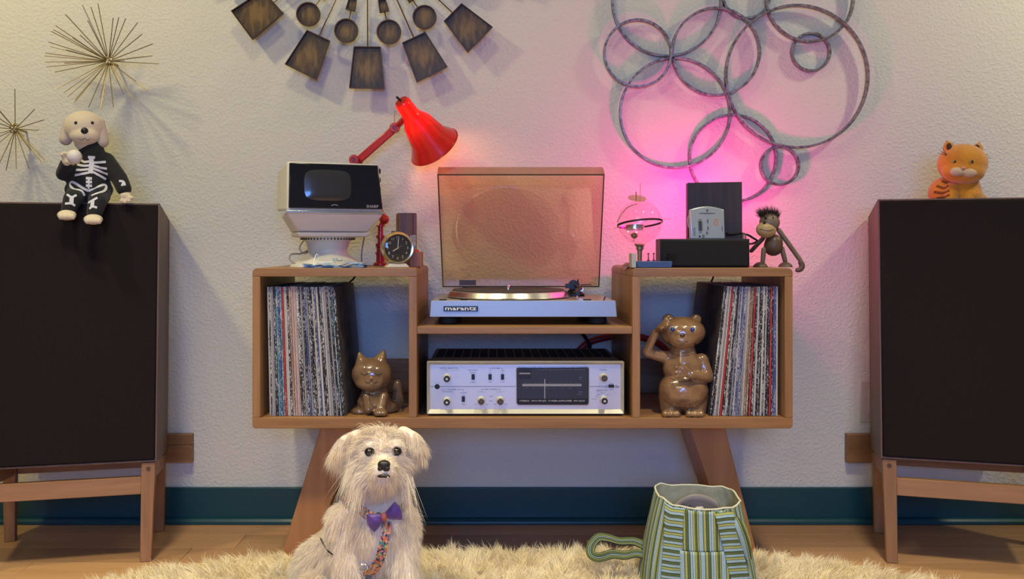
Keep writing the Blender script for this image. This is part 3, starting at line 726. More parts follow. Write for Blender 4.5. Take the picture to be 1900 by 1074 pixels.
bm = NB(); lathe(bm, [(.072, .0755), (.066, .069), (.058, .066), (.055, .060), (.051, .045), (.050, .036), (.054, .030), (.074, .018), (.094, .006), (.096, .0), ], (0, 0, 0), n=48); ped = part('pedestal', bm, M_tv, t, angle=50)
for i in range(26):
    a = -PI+PI*i/25
    bm = NB(); c = Vector((.0655*math.cos(a), .0655*math.sin(a), .0715)); M = Matrix.Translation(c) @ Matrix.Rotation(a, 4, 'Z'); box(bm, (-.004, -.0017, -.0022), (.0050, .0017, .0022), M=M); part('vent_slot', bm, M_black, ped)
for z in (.245, .222, .199, .176):
    bm = NB(); cyl(bm, (.105, -.07, z), (.1215, -.07, z), .007, n=20); part('knob', bm, M_black, t, bevel=0.001)
text('SHARP', .0105, m=M_paleink, parent=fp, M=frontM(.092, -.1079, .1525, -0.08), ext=0.0002)
bm = NB(); pts = [(-.004+.009*math.cos(a), -.1082, .1515+.004*math.sin(a)) for a in [PI*i/8 for i in range(1, 8)]]; tube(bm, pts, .0007, 6); part('emblem', bm, M_paleink, fp)
# its lead loops round the pedestal
pts = [P(575, 440, .30), P(562, 448, .30), P(556, 462, .28), P(566, 470, .25), P(575, 462, .26), P(560, 470, .20), P(540, 472, .16), P(538, 482, .15), P(550, 489, .12), P(562, 484, .16)]
bm = NB(); tube(bm, smooth_path(pts, 8), 0.0021, 8); o = part('television_lead', bm, M_cable); tag(recenter(o), 'grey lead looping behind the left of the television pedestal', 'cable')
pts = [P(676, 440, .30), P(674, 450, .30), P(671, 470, .30), P(671, 487, .30)]
bm = NB(); tube(bm, smooth_path(pts, 8), 0.0018, 8); o = part('hanging_lead', bm, M_cable); tag(recenter(o), 'grey lead hanging straight down at the right of the television', 'cable')

# folded cloth with small items on top
def cloth():
    t = thing('folded_cloth', 'folded blue and white cloth at the front edge of the console', 'cloth', P(620, 496, 0.03))
    t.location.z = ZT; FR[t.name] = Matrix.Translation(t.location)
    X0 = P(563, 0, .03).x; X1 = P(677, 0, .03).x; W = X1-X0
    for li, (h, ya, m) in enumerate(((0.0022, 0.012, 'w'), (0.0062, 0.010, 'b'), (0.0105, 0.013, 'w'))):
        bm = NB(); G = []; n = 40
        top = []
        for s in (0, 1):
            for j in range(5):
                y = ya + (0.060*j/4 if s == 0 else 0.060*(4-j)/4); z0 = h+(0.0016 if s == 0 else -0.0016)
                top.append([(X0+W*i/n, y+0.003*math.sin(i*.5+li*2), ZT+max(0.0009, z0*(0.75+0.35*math.sin(i*0.34+li*1.4+0.6)*(1 if li else 0))+(0.002*math.sin(i*.21+li) if li else 0))) for i in range(n+1)])
        top.append(top[0])
        gridsurf(bm, top)
        part('fold', bm, mat('cloth_white' if m == 'w' else 'cloth_blue', (0.50, 0.58, 0.66) if m == 'w' else (0.05, 0.14, 0.34), 0.9, bump=0.0006, bscale=500, col2=(0.25, 0.36, 0.5) if m == 'w' else (0.03, 0.08, 0.2), vscale=60), t, world=True, angle=60, label='white cloth layer' if m == 'w' else 'blue cloth layer')
    # rounded roll at the right end and left end
    for px, s in ((668, 1), (569, .7)):
        c = P(px, 0, .03); bm = NB(); R = Matrix.Identity(3); r_ = 0.0066*s
        pts = [(c.x, 0.014, ZT+r_+0.0005), (c.x, 0.045, ZT+r_+0.0005), (c.x, 0.075, ZT+r_+0.0005)]
        tube(bm, pts, [r_*1.0, r_*1.0, r_*0.9], 14); part('rolled_edge', bm, bpy.data.materials['cloth_white'], t, world=True)
cloth()
zc_ = ZT+0.016
bm = NB(); a = P(640, 0, .05)
cyl(bm, (a.x-.022, .05, zc_+.004), (a.x-.008, .05, zc_+.003), .0035, n=12); cyl(bm, (a.x-.008, .05, zc_+.003), (a.x+.022, .045, zc_-.001), .0016, .0007, n=10); box(bm, (a.x-.030, .044, zc_+.0), (a.x-.018, .056, zc_+.008))
o = part('plug_adapter', bm, mat('clear_grey', (0.42, 0.42, 0.40), 0.25), bevel=0.0008); tag(recenter(o), 'small clear grey plug adapter lying on the folded cloth', 'adapter')
bm = NB(); tube(bm, smooth_path([P(582, 492, .02), P(584, 478, .03), P(588, 472, .035), P(592, 478, .04), P(589, 489, .04), P(598, 488, .05), P(610, 486, .05), P(624, 487, .05)], 8), .0011, 8)
o = part('earphone_wire', bm, M_white); tag(recenter(o), 'thin white wire loop standing on the folded cloth', 'cable')

# ---------------------------------------------------------------- red desk lamp
YL_ = 0.325; M_redt = mat('red_shade', (0.75, 0.02, 0.012), 0.28, coat=0.5)
def shade_mat():
    m = bpy.data.materials.new('translucent_red_shade'); m.use_nodes = True; nt = m.node_tree; b = nt.nodes['Principled BSDF']
    b.inputs['Base Color'].default_value = (0.72, 0.02, 0.012, 1); b.inputs['Roughness'].default_value = 0.25; b.inputs['Coat Weight'].default_value = 0.4
    t = nt.nodes.new('ShaderNodeBsdfTranslucent'); t.inputs[0].default_value = (0.95, 0.035, 0.02, 1)
    mx = nt.nodes.new('ShaderNodeMixShader'); mx.inputs[0].default_value = 0.20
    nt.links.new(b.outputs[0], mx.inputs[1]); nt.links.new(t.outputs[0], mx.inputs[2]); nt.links.new(mx.outputs[0], nt.nodes['Material Output'].inputs[0]); return m
base = P(706, 489, YL_); t = thing('desk_lamp', 'red jointed desk lamp behind the television, its shade lit', 'lamp', (base.x, YL_, ZT))
bm = NB(); lathe(bm, [(.020, 0), (.020, .006), (.012, .010), (.012, .030), (.0145, .031), (.0145, .036), (.011, .037), (.011, .050), (.0135, .051), (.0135, .060), (.008, .061), (.008, .074), (.012, .075), (.012, .083), (.0075, .084), (.0075, .106), (.013, .107), (.013, .110)], (0, 0, 0)); part('post', bm, M_red, t, angle=30)
ball = P(713, 407, YL_); bm = NB(); ell(bm, ball, .014, sub=3); cyl(bm, (base.x, YL_, ZT+.105), ball, .007); part('lower_joint', bm, M_red, t, world=True)
e1 = P(658, 297, YL_); e2 = P(677, 297, YL_); h1 = P(733, 238, YL_-.01)
def barm(a, b, w, th, name):
    d = (b-a).normalized(); s = d.cross(Vector((0, 1, 0))).normalized(); bm = NB(); y = Vector((0, th/2, 0))
    hexa(bm, [a-s*w/2-y, a+s*w/2-y, a+s*w/2+y, a-s*w/2+y, b-s*w/2-y, b+s*w/2-y, b+s*w/2+y, b-s*w/2+y]); return part(name, bm, M_red, t, world=True, bevel=0.004, seg=3)
barm(ball, e1+Vector((0.008, 0.02, 0)), .015, .012, 'lower_arm')
barm(e1+Vector((0.012, 0, 0)), h1, .021, .014, 'upper_arm')
for q in (e1, h1):
    bm = NB(); lathe(bm, [(.0125, 0), (.0135, .002), (.0135, .03), (.012, .032)], (q.x, q.y+.014, q.z), (0, -1, 0)); j = part('joint', bm, M_red, t, world=True, bevel=0.001)
    bm = NB(); lathe(bm, [(.0065, 0), (.0065, .003), (.0035, .0035), (0, .002)], (q.x, q.y-.0175, q.z), (0, -1, 0)); part('joint_cap', bm, mat('dark_red', (0.22, 0.01, 0.01), 0.4), j, world=True)
n0 = P(744, 187, .235); n1 = P(803, 268, .325); ax = (n1-n0).normalized(); Ls = (n1-n0).length
def shade(bm, off, L=Ls):
    prof = [(.017-off, .0), (.0215-off, .006), (.0225-off, .014), (.024-off, .046), (.0265-off, .056), (.040-off, .078), (.054-off, L*0.86), (.0715-off, L*1.02), (.0735-off, L*1.06)]
    return prof
bm = NB(); pr = shade(bm, 0); lathe(bm, pr + [(r-.0016, h) for r, h in pr[::-1]], n0, ax, n=56, cap=False)
sh = part('shade', bm, shade_mat(), t, world=True, angle=50)
bm = NB(); lathe(bm, [(.0, -.001), (.018, .0005), (.018, .002), (0, .002)], n0, ax, cap=False); part('shade_end', bm, M_red, sh, world=True)
bm = NB(); cyl(bm, n0, n0-ax*.014+Vector((-.004, 0, 0)), .0032, n=12); part('switch', bm, M_black, sh, world=True)
lathe_p = [(.0742, 0), (.0755, .0015), (.0742, .003), (.0725, .0015), (.0742, 0)]
bm = NB(); lathe(bm, lathe_p, n0+ax*(Ls*1.045), ax, n=56, cap=False); part('shade_lip', bm, M_red, sh, world=True)
bm = NB(); tube(bm, [P(733, 205, YL_-.02), P(732, 222, YL_-.02), h1], .0009, 6); part('spring_wire', bm, M_chrome, t, world=True)
bm = NB(); cyl(bm, h1, n0+ax*.045, .008, .010, n=14); part('head_bracket', bm, M_red, t, world=True)
bl = n0+ax*.082
bm = NB(); ell(bm, bl, .021, sub=3); cyl(bm, n0+ax*.02, n0+ax*.066, .013, n=16)
M_bulb = mat('bulb_glow', (1, 0.9, 0.8), 0.4, emis=(1.0, 0.55, 0.30), estr=32); part('bulb', bm, M_bulb, t, world=True)

# ---------------------------------------------------------------- alarm clock
ck = P(737, 490, .085); CY = math.radians(20); t = thing('alarm_clock', 'round gold-rimmed alarm clock with dark dial beside the television', 'clock', (ck.x, .085, ZT), CY)
cz = .79-(460-458)*sc(.085)-ZT; R_ = .0405
M_gold = mat('gold_rim', (0.72, 0.60, 0.34), 0.2, 0.9)
bm = NB(); lathe(bm, [(0, -.052), (.024, -.050), (.032, -.040), (.036, -.024), (.038, -.008), (.038, .0)], (0, -.002, cz), (0, -1, 0), n=48); part('case', bm, M_cream, t, angle=50)
bm = NB(); lathe(bm, [(R_-.007, .004), (R_-.006, .009), (R_-.002, .010), (R_, .006), (R_+.0005, -.001), (R_-.001, -.014), (R_-.004, -.016), (R_-.0075, -.004), (R_-.007, .004)], (0, -.002, cz), (0, -1, 0), n=56, cap=False); part('bezel', bm, M_gold, t, angle=40, label='shiny gold bezel')
bm = NB(); lathe(bm, [(R_-.0065, 0), (R_-.0065, .003), (0, .003)], (0, -.002, cz), (0, -1, 0), n=48); dial = part('dial', bm, mat('dial_black', (0.035, 0.028, 0.024), 0.4), t)
M_num = mat('numeral_ivory', (0.62, 0.58, 0.46), 0.5)
for k in range(1, 13):
    a = k*PI/6; text(str(k), .0095, name='numeral', m=M_num, parent=dial, M=frontM(.0255*math.sin(a), -.0055, cz+.0255*math.cos(a)), ext=0.0002)
def hand(a, L, w, m):
    M = Matrix.Translation((0, -.0062, cz)) @ Matrix.Rotation(a, 4, 'Y'); bm = NB(); box(bm, (-w/2, -.0004, -.003), (w/2, .0004, L), M=M); part('hand', bm, m, dial)
hand(math.radians(238), .015, .0024, M_num); hand(math.radians(4), .022, .0018, M_num); hand(math.radians(60), .012, .0012, M_gold)
bm = NB(); lathe(bm, [(R_-.0075, 0), (R_*.5, .0028), (0, .004)], (0, -.0085, cz), (0, -1, 0), n=40, cap=False); part('crystal', bm, clear('clock_glass', (.95, .95, .93)), t)
bm = NB(); hexa(bm, [(-.030, -.014, 0), (.030, -.014, 0), (.028, .03, 0), (-.028, .03, 0), (-.020, -.010, .010), (.020, -.010, .010), (.018, .02, .012), (-.018, .02, .012)]); part('base', bm, M_cream, t, bevel=0.002)
bm = NB(); box(bm, (-.009, .010, cz+.0365), (.009, .026, cz+.0425)); part('alarm_button', bm, M_black, t, bevel=0.0015)

# two wooden boxes behind the clock
def boxthing(name, label, cat, px0, px1, py0, Y0, Y1, m, rz=0, zb=ZT):
    a = P(px0, py0, Y0); b = P(px1, py0, Y0); c = Vector(((a.x+b.x)/2, (Y0+Y1)/2, zb)); t = thing(name, label, cat, c, rz)
    w = (b.x-a.x)/2; d = (Y1-Y0)/2; return t, w, d, a.z-zb
t, w_, d_, h_ = boxthing('wooden_case', 'tall narrow glossy dark wooden case behind the clock', 'box', 735, 767, 395, .20, .26, None, math.radians(12))
M_gloss = wood('glossy_walnut', (0.16, 0.065, 0.025), (0.06, 0.024, 0.010), 'Z', 0.38, coat=0.15)
bm = NB(); box(bm, (-w_, -d_, 0), (w_*0.72, d_, h_)); part('body', bm, M_gloss, t, bevel=0.0015)
bm = NB(); box(bm, (w_*0.74, -d_, 0), (w_*1.12, d_, h_)); part('side_piece', bm, mat('red_brown_wood', (0.16, 0.06, 0.045), 0.4), t, bevel=0.001, label='reddish side piece')
t, w_, d_, h_ = boxthing('wooden_block', 'small plain reddish wooden block right of the clock', 'block', 760, 783, 467, .12, .16, None)
bm = NB(); box(bm, (-w_, -d_, 0), (w_, d_, h_)); part('body', bm, mat('red_cedar', (0.32, 0.11, 0.04), 0.5, var=.25, vscale=40), t, bevel=0.001)
bm = NB(); lathe(bm, [(.006, 0), (.006, .003), (.004, .005), (0, .006)], (0, 0, h_+.0001)); part('button', bm, M_red, t, label='red button')
a = P(761, 436, .185); b = P(772, 459, .185); zz = ZT
t = thing('paper_tag', 'small white printed tag standing against the dark wooden case', 'tag', ((a.x+b.x)/2, .185, ZT))
bm = NB(); box(bm, (a.x, .184, ZT), (b.x, .187, a.z)); part('card', bm, mat('tag_card', (0.45, 0.42, 0.40), 0.6, col2=(0.22, 0.12, 0.12), vscale=150), t, world=True)

# ---------------------------------------------------------------- turntable
tx0, tx1 = P(797, 0, .04).x, P(1145, 0, .04).x; tcx = (tx0+tx1)/2; TY0, TY1 = .04, .385
M_plinth = mat('silver_tan', (0.46, 0.41, 0.37), 0.3, 0.55); M_tface = mat('silver_face', (0.31, 0.31, 0.31), 0.4, 0.5)
zf0, zf1 = .6185, .6575
tt = thing('turntable', 'silver direct-drive turntable on the middle shelf, smoked lid raised', 'turntable', (tcx, .21, ZS))
bm = NB(); w2 = (tx1-tx0)/2
hexa(bm, [(tcx-w2+.004, TY0+.006, zf0), (tcx+w2-.004, TY0+.006, zf0), (tcx+w2-.004, TY1, zf0), (tcx-w2+.004, TY1, zf0), (tcx-w2+.004, TY0+.010, zf1), (tcx+w2-.004, TY0+.010, zf1), (tcx+w2-.004, TY1, zf1), (tcx-w2+.004, TY1, zf1)])
part('plinth', bm, M_plinth, tt, world=True, bevel=0.002)
bm = NB(); hexa(bm, [(tcx-w2, TY0, zf0-.0005), (tcx+w2, TY0, zf0-.0005), (tcx+w2, TY0+.0055, zf0-.0005), (tcx-w2, TY0+.0055, zf0-.0005), (tcx-w2+.003, TY0+.003, zf1+.001), (tcx+w2-.003, TY0+.003, zf1+.001), (tcx+w2-.003, TY0+.0095, zf1+.001), (tcx-w2+.003, TY0+.0095, zf1+.001)])
fpn = part('front_face', bm, M_tface, tt, world=True, bevel=0.0012)
bm = NB(); a = P(823, 568, .038); b = P(887, 577.5, .038); box(bm, (a.x, .0375, b.z), (b.x, .043, a.z)); part('badge', bm, mat('navy_badge', (0.012, 0.02, 0.045), 0.4), fpn, world=True)
word('marantz', 855, 572.5, .0372, 58, 6.5, M_white, fpn, bold=0.012)
for px0, px1 in ((815, 829), (854, 868), (1082, 1097)):
    bm = NB(); a = P(px0, 0, .055); b = P(px1, 0, .055); box(bm, (a.x, .052, zf1-.001), (b.x, .058, zf1+.0035)); part('button', bm, M_blackmat, tt, world=True, bevel=0.0005)
bm = NB(); a = P(1120, 556, .055); cyl(bm, (a.x, .055, zf1), (a.x+.004, .055, zf1+.010), .0015, n=8); part('lever', bm, M_blackmat, tt, world=True)
PCX = P(943, 0, .215).x; PCY = .215
for sx in (-1, 1):
    for yy in (.075, .35):
        bm = NB(); lathe(bm, [(.021, 0), (.024, .004), (.024, .014), (.020, .0205)], (tcx+sx*(w2-.045), yy, ZS+.0002)); part('foot', bm, M_blackmat, tt, world=True)
zp = zf1
bm = NB(); lathe(bm, [(.152, .0005), (.160, .0025), (.161, .005), (.1535, .0165), (.149, .0185), (0, .0185)], (PCX, PCY, zp), n=96, cap=False); part('platter', bm, M_alu, tt, world=True, angle=25, label='bright aluminium platter')
bm = NB(); lathe(bm, [(.146, 0), (.147, .0015), (.145, .003), (.052, .0026), (.050, .0016), (0, .0016)], (PCX, PCY, zp+.0187), n=72, cap=False); part('rubber_mat', bm, mat('mat_rubber', (0.05, 0.045, 0.045), 0.6), tt, world=True)
bm = NB(); lathe(bm, [(.0045, 0), (.0040, .010), (.0025, .012), (0, .0125)], (PCX, PCY, zp+.0203)); part('spindle', bm, M_chrome, tt, world=True)
# tonearm
ta = P(1066, 540, .27); tb = tt
bm = NB(); lathe(bm, [(.027, 0), (.027, .006), (.021, .009), (.018, .016), (0, .017)], (ta.x, .27, zp)); arm0 = part('tonearm_base', bm, M_black, tt, world=True)
bm = NB(); box(bm, (ta.x-.013, .262, zp+.016), (ta.x+.013, .282, zp+.036)); part('pivot_housing', bm, M_black, arm0, world=True, bevel=0.002)
bm = NB(); cyl(bm, (ta.x-.002, .275, zp+.029), (ta.x+.002, .325, zp+.029), .0135, n=24); part('counterweight', bm, M_black, arm0, world=True, bevel=0.001)
bm = NB(); tube(bm, [(ta.x, .262, zp+.029), (ta.x+.004, .20, zp+.028), (ta.x+.006, .14, zp+.026), (ta.x-.004, .115, zp+.022)], .0036, 10); part('arm_tube', bm, M_black, arm0, world=True)
bm = NB(); hexa(bm, [(ta.x-.014, .092, zp+.010), (ta.x-.001, .090, zp+.010), (ta.x+.002, .120, zp+.014), (ta.x-.011, .122, zp+.014), (ta.x-.014, .092, zp+.021), (ta.x-.001, .090, zp+.021), (ta.x+.002, .120, zp+.026), (ta.x-.011, .122, zp+.026)]); part('headshell', bm, M_black, arm0, world=True, bevel=0.001)
bm = NB(); box(bm, (ta.x-.026, .240, zp+.022), (ta.x-.012, .262, zp+.034)); cyl(bm, (ta.x+.016, .27, zp+.030), (ta.x+.045, .265, zp+.031), .0016, n=8); cyl(bm, (ta.x+.008, .255, zp+.036), (ta.x+.008, .255, zp+.046), .002, n=8); part('cue_lift', bm, M_black, arm0, world=True, bevel=0.0008)
bm = NB(); cyl(bm, (ta.x+.004, .235, zp), (ta.x+.004, .235, zp+.022), .0032, n=12); part('arm_rest', bm, M_chrome, tt, world=True)
bm = NB(); box(bm, (ta.x+.006, .236, zp+.014), (ta.x+.022, .25, zp+.024)); part('bias_dial', bm, M_alu, arm0, world=True, bevel=0.001)
# raised lid: five thin smoked sheets
lw2 = (P(1110, 0, .365).x-P(823, 0, .365).x)/2; lcx = (P(1110, 0, .365).x+P(823, 0, .365).x)/2
B0 = P(966, 532, .362); T0 = P(966, 323, .195); up = (T0-B0); Llid = up.length; up.normalize(); nb = Vector((0, -up.z, up.y)); nb = nb if nb.y > 0 else -nb
M_lid = clear('smoked_acrylic', (0.87, 0.78, 0.69)); M_lidedge = mat('smoked_edge', (0.035, 0.022, 0.022), 0.25)
LH = .044; Lw = .2185
lidp = None
def sheet(p, u, v, name, m=M_lid, th=.002):
    global lidp
    n = u.cross(v).normalized()*th/2; bm = NB()
    hexa(bm, [p-n, p+u-n, p+u+n, p+n, p+v-n, p+u+v-n, p+u+v+n, p+v+n]) if False else hexa(bm, [p-n, p+u-n, p+u+v-n, p+v-n, p+n, p+u+n, p+u+v+n, p+v+n])
    return part(name, bm, m, lidp or tt, world=True)
X_ = Vector((1, 0, 0)); BL = Vector((lcx-Lw, B0.y, B0.z)); 
lidp = sheet(BL+nb*LH, X_*2*Lw, up*Llid, 'lid')
sheet(BL, up*Llid, nb*(LH-.002), 'lid_wall'); sheet(BL+X_*2*Lw, up*Llid, nb*(LH-.002), 'lid_wall')
sheet(BL+up*Llid+X_*.0012, X_*(2*Lw-.0024), nb*(LH-.002), 'lid_wall'); sheet(BL+X_*.0012, X_*(2*Lw-.0024), nb*(LH-.002), 'lid_wall')
bm = NB()
c4 = [BL, BL+X_*2*Lw, BL+X_*2*Lw+up*Llid, BL+up*Llid]; ci = [BL+X_*.0028+up*.003, BL+X_*(2*Lw-.0028)+up*.003, BL+X_*(2*Lw-.0028)+up*(Llid-.003), BL+X_*.0028+up*(Llid-.003)]
A = [[bm.verts.new(p-nb*o_) for p in L] for L, o_ in ((c4, .0018), (ci, .0018), (ci, .0005), (c4, .0005))]
for a in range(4):
    for i in range(4): bm.faces.new((A[a][i], A[a][(i+1) % 4], A[(a+1) % 4][(i+1) % 4], A[(a+1) % 4][i]))
part('lid_rim', bm, M_lidedge, lidp, world=True, label='dark lid rim')
a = P(852, 521, .355); b = P(883, 531, .355); bm = NB(); box(bm, (a.x, .362, b.z+.002), (b.x, .364, a.z+.002)); part('lid_label', bm, mat('label_dark', (0.07, 0.045, 0.03), 0.5), lidp, world=True)
for sx in (-1, 1):
    bm = NB(); box(bm, (lcx+sx*.15-.014, .365, zf1), (lcx+sx*.15+.014, .383, zf1+.022)); part('hinge', bm, M_black, tt, world=True, bevel=0.001)

# ---------------------------------------------------------------- receiver
RY = .022; rx0, rx1 = P(792, 0, RY).x, P(1158, 0, RY).x; rz1 = P(0, 671, RY).z; rz0 = P(0, 768, RY).z
rc = thing('stereo_receiver', 'vintage stereo receiver with silver face and dark tuning dial under the turntable', 'receiver', ((rx0+rx1)/2, .2, ZF))
M_bezel = mat('champagne_metal', (0.52, 0.50, 0.43), 0.35, 0.4)
M_faceplate = mat('satin_aluminium', (0.62, 0.61, 0.62), 0.36, 0.75)
bm = NB(); fo = [(rx0, rz0), (rx1, rz0), (rx1, rz1), (rx0, rz1)]; i_ = .007; fi = [(rx0+i_, rz0+.0105), (rx1-i_, rz0+.0105), (rx1-i_, rz1-.0085), (rx0+i_, rz1-.0085)]
A = [[bm.verts.new((x, y, z)) for x, z in L] for L, y in ((fo, RY+.03), (fo, RY), (fi, RY+.010), (fi, RY+.03))]
for a in range(4):
    for i in range(4): bm.faces.new((A[a][i], A[a][(i+1) % 4], A[(a+1) % 4][(i+1) % 4], A[(a+1) % 4][i]))
part('bezel', bm, M_bezel, rc, world=True, bevel=0.0015, angle=30)
bm = NB(); box(bm, (rx0+.0055, RY+.0105, rz0+.009), (rx1-.0055, RY+.014, rz1-.007)); face = part('faceplate', bm, M_faceplate, rc, world=True)
FY = RY+.0103
bm = NB(); box(bm, (rx0+.003, RY+.031, rz0+.001), (rx1-.003, .365, rz1-.004)); part('chassis', bm, mat('brown_metal', (0.22, 0.155, 0.125), 0.5), rc, world=True, bevel=0.002)
for i in range(20):
    x0 = rx0+.012+i*(rx1-rx0-.024)/20; bm = NB(); box(bm, (x0+.0015, .15, rz1-.0045), (x0+(rx1-rx0-.024)/20-.0015, .345, rz1-.0034)); part('vent_panel', bm, M_blackmat, rc, world=True, label='black vent panel')
for px in (812, 1140):
    for yy in (.07, .33):
        c = P(px, 0, .07); bm = NB(); lathe(bm, [(.013, 0), (.013, rz0-ZF-.0002)], (c.x, yy, ZF+.0001)); part('foot', bm, M_blackmat, rc, world=True)
r2 = lambda u, v: (780+u*200/1790, 660+v*120/1074)
def line(x0, y0, x1, y1, w=.8, m=M_ink, Y=FY-.0001):
    a = P(x0, y0, Y); b = P(x1, y1, Y); d = (b-a).normalized(); s = Vector((d.z, 0, -d.x))*w*sc(Y)/2; bm = NB(); prism(bm, [a-s, a+s, b+s, b-s], (0, .0003, 0)); return part('printed_line', bm, m, face, world=True)
# tuning window
def rrect(x0, y0, x1, y1, r, Y, ext):
    k = sc(Y); a = P(x0, y0, Y); b = P(x1, y1, Y); r = r*k; pts = []
    for cx, cz, s in ((b.x-r, a.z-r, 0), (a.x+r, a.z-r, 1), (a.x+r, b.z+r, 2), (b.x-r, b.z+r, 3)):
        for i in range(6): an = s*PI/2+i*PI/10; pts.append((cx+r*math.cos(an), Y, cz+r*math.sin(an)))
    bm = NB(); prism(bm, pts, (0, ext, 0)); return bm
part('window_frame', rrect(957.5, 680, 1093.5, 753, 5, FY-.0016, .0016), M_chrome, rc, world=True, bevel=0.0005)
win = part('tuning_window', rrect(959, 681.5, 1092, 751, 4.5, FY-.0030, .0014), mat('dial_glass', (0.010, 0.011, 0.018), 0.25), rc, world=True, label='dark blue-black tuning window')
wy = FY-.0031
M_grey = mat('dial_grey', (0.16, 0.16, 0.19), 0.5); M_dim = mat('dim_print', (0.10, 0.10, 0.12), 0.6); M_scale = mat('scale_bar', (0.24, 0.24, 0.27), 0.5)
part('scale_backing', rrect(960.5, 683, 1090.5, 739.5, 2, wy, .0001), mat('scale_dark', (0.022, 0.023, 0.035), 0.35), win, world=True); wy -= .0002
def wl(x0, y0, x1, y1, m): bm = NB(); a = P(x0, y0, wy); b = P(x1, y1, wy); box(bm, (a.x, wy-.0003, b.z), (b.x, wy, a.z)); part('dial_mark', bm, m, win, world=True)
wl(962, 685, 985.5, 702.5, M_black); wy -= .0004; wl(963.5, 691.5, 984, 694, M_scale)
wl(969, 712, 1079, 716.5, M_scale); wy -= .0004; wl(1010, 703, 1011.6, 739.5, mat('needle', (0.30, 0.30, 0.32), 0.4)); wy -= .0002
word('PIONEER ELECTRONIC CORPORATION', 1041, 685.5, wy, 88, 3.2, M_dim, win)
bm = NB(); 
word('STEREO  MULTIPLEX  TUNER-AMPLIFIER  SM-G205', 1024.5, 743.5, wy, 121, 2.8, mat('bright_print', (0.5, 0.5, 0.5), 0.5), win)
word('FM', 1077, 700.5, wy, 6, 2.8, M_grey, win); word('MHz', 1077, 704.3, wy, 5, 2, M_grey, win)
word('AM', 1077, 727.3, wy, 6, 2.8, M_grey, win); word('x100kHz', 1075, 731.5, wy, 9, 2, M_grey, win)
word('88   90   92   94   96   98  100  102  104  106  108', 1023, 709.3, wy, 100, 2, M_dim, win)
word('55    60    70    80   100   120   140    160', 1026, 719.8, wy, 102, 2, M_dim, win)
line(797.5, 717, 957, 717, .8); line(1094, 717, 1150, 717, .8)
def wd(s, u, v, wz, hz, m=M_ink): x, y = r2(u, v); word(s, x, y, FY-.0002, wz*200/1790, hz*120/1074, m, face)
wd('MODE  SELECTOR', 475, 205, 300, 24); wd('CHANNEL   MULTIPLEX', 475, 238, 330, 13, M_cable); wd('MONO', 370, 282, 45, 14, M_cable); wd('STEREO', 440, 258, 60, 13, M_cable); wd('CH-A', 575, 306, 50, 14, M_cable); wd('CH-A+B', 600, 356, 80, 14, M_cable); wd('FM MPX', 535, 258, 50, 13, M_cable)
wd('TAPE MONITOR', 870, 239, 175, 20); wd('RECORD', 876, 277, 100, 15); wd('NORMAL', 872, 439, 90, 14)
wd('FILTER', 1262, 209, 120, 22); wd('LOW', 1157, 244, 46, 16); wd('HIGH', 1364, 244, 55, 16); wd('OFF', 1157, 275, 34, 12); wd('OFF', 1364, 275, 34, 12); wd('ON', 1157, 435, 34, 14); wd('ON', 1364, 435, 34, 14)
wd('POWER', 280, 449, 95, 14, M_cable); wd('+/- VOLUME', 490, 559, 205, 24); wd('BALANCE', 455, 594, 150, 22); wd('LOUDNESS', 715, 612, 112, 17); wd('OFF', 715, 646, 32, 11); wd('ON', 713, 807, 40, 15)
wd('TONE  CONTROL', 1172, 556, 250, 24); wd('CHANNEL-A', 1018, 599, 140, 16, M_cable); wd('CHANNEL-B', 1326, 598, 138, 16, M_cable); wd('TREBLE', 1175, 674, 62, 14); wd('BASS', 1172, 750, 58, 14)
for u in (925, 1240): wd('MIN', u, 806, 42, 12)
for u in (1112, 1422): wd('MAX', u, 806, 48, 12)
r3 = lambda u, v: (940+u*240/1900, 660+v*120/950)
def wd3(s, u, v, wz, hz, m=M_ink): x, y = r3(u, v); word(s, x, y, FY-.0002, wz*240/1900, hz*120/950, m, face)
wd3('TUNING', 1416, 206, 110, 22); wd3('SELECTOR', 1398, 508, 160, 22); wd3('AFC', 1540, 410, 40, 14); wd3('OFF', 1470, 437, 34, 14); wd3('ON', 1610, 437, 34, 14); wd3('SPEAKER', 1460, 466, 50, 12); wd3('PHONES', 1620, 466, 56, 12); wd3('ON', 1540, 494, 32, 14)
wd3('PHONO', 1413, 547, 62, 14); wd3('FM', 1345, 569, 28, 13); wd3('AUX', 1485, 569, 36, 13); wd3('AM', 1320, 597, 28, 13); wd3('FM MPX', 1290, 637, 74, 13)
def brace(x0, x1, y, gap0, gap1, dy=3.5):
    line(x0, y, gap0, y, .5); line(gap1, y, x1, y, .5); line(x0, y, x0, y+dy, .5); line(x1, y, x1, y+dy, .5)
a = r2(1157, 209); b = r2(1368, 209); brace(a[0], b[0], a[1], r2(1190, 0)[0], r2(1335, 0)[0], 2)
a = r2(1015, 556); b = r2(1330, 556); brace(a[0], b[0], a[1], r2(1040, 0)[0], r2(1305, 0)[0], 3)
a = r2(355, 558); b = r2(715, 558); brace(a[0], b[0], a[1], r2(385, 0)[0], r2(600, 0)[0], 3.5)
M_knobc = mat('knob_brown', (0.10, 0.075, 0.055), 0.35, 0.4)
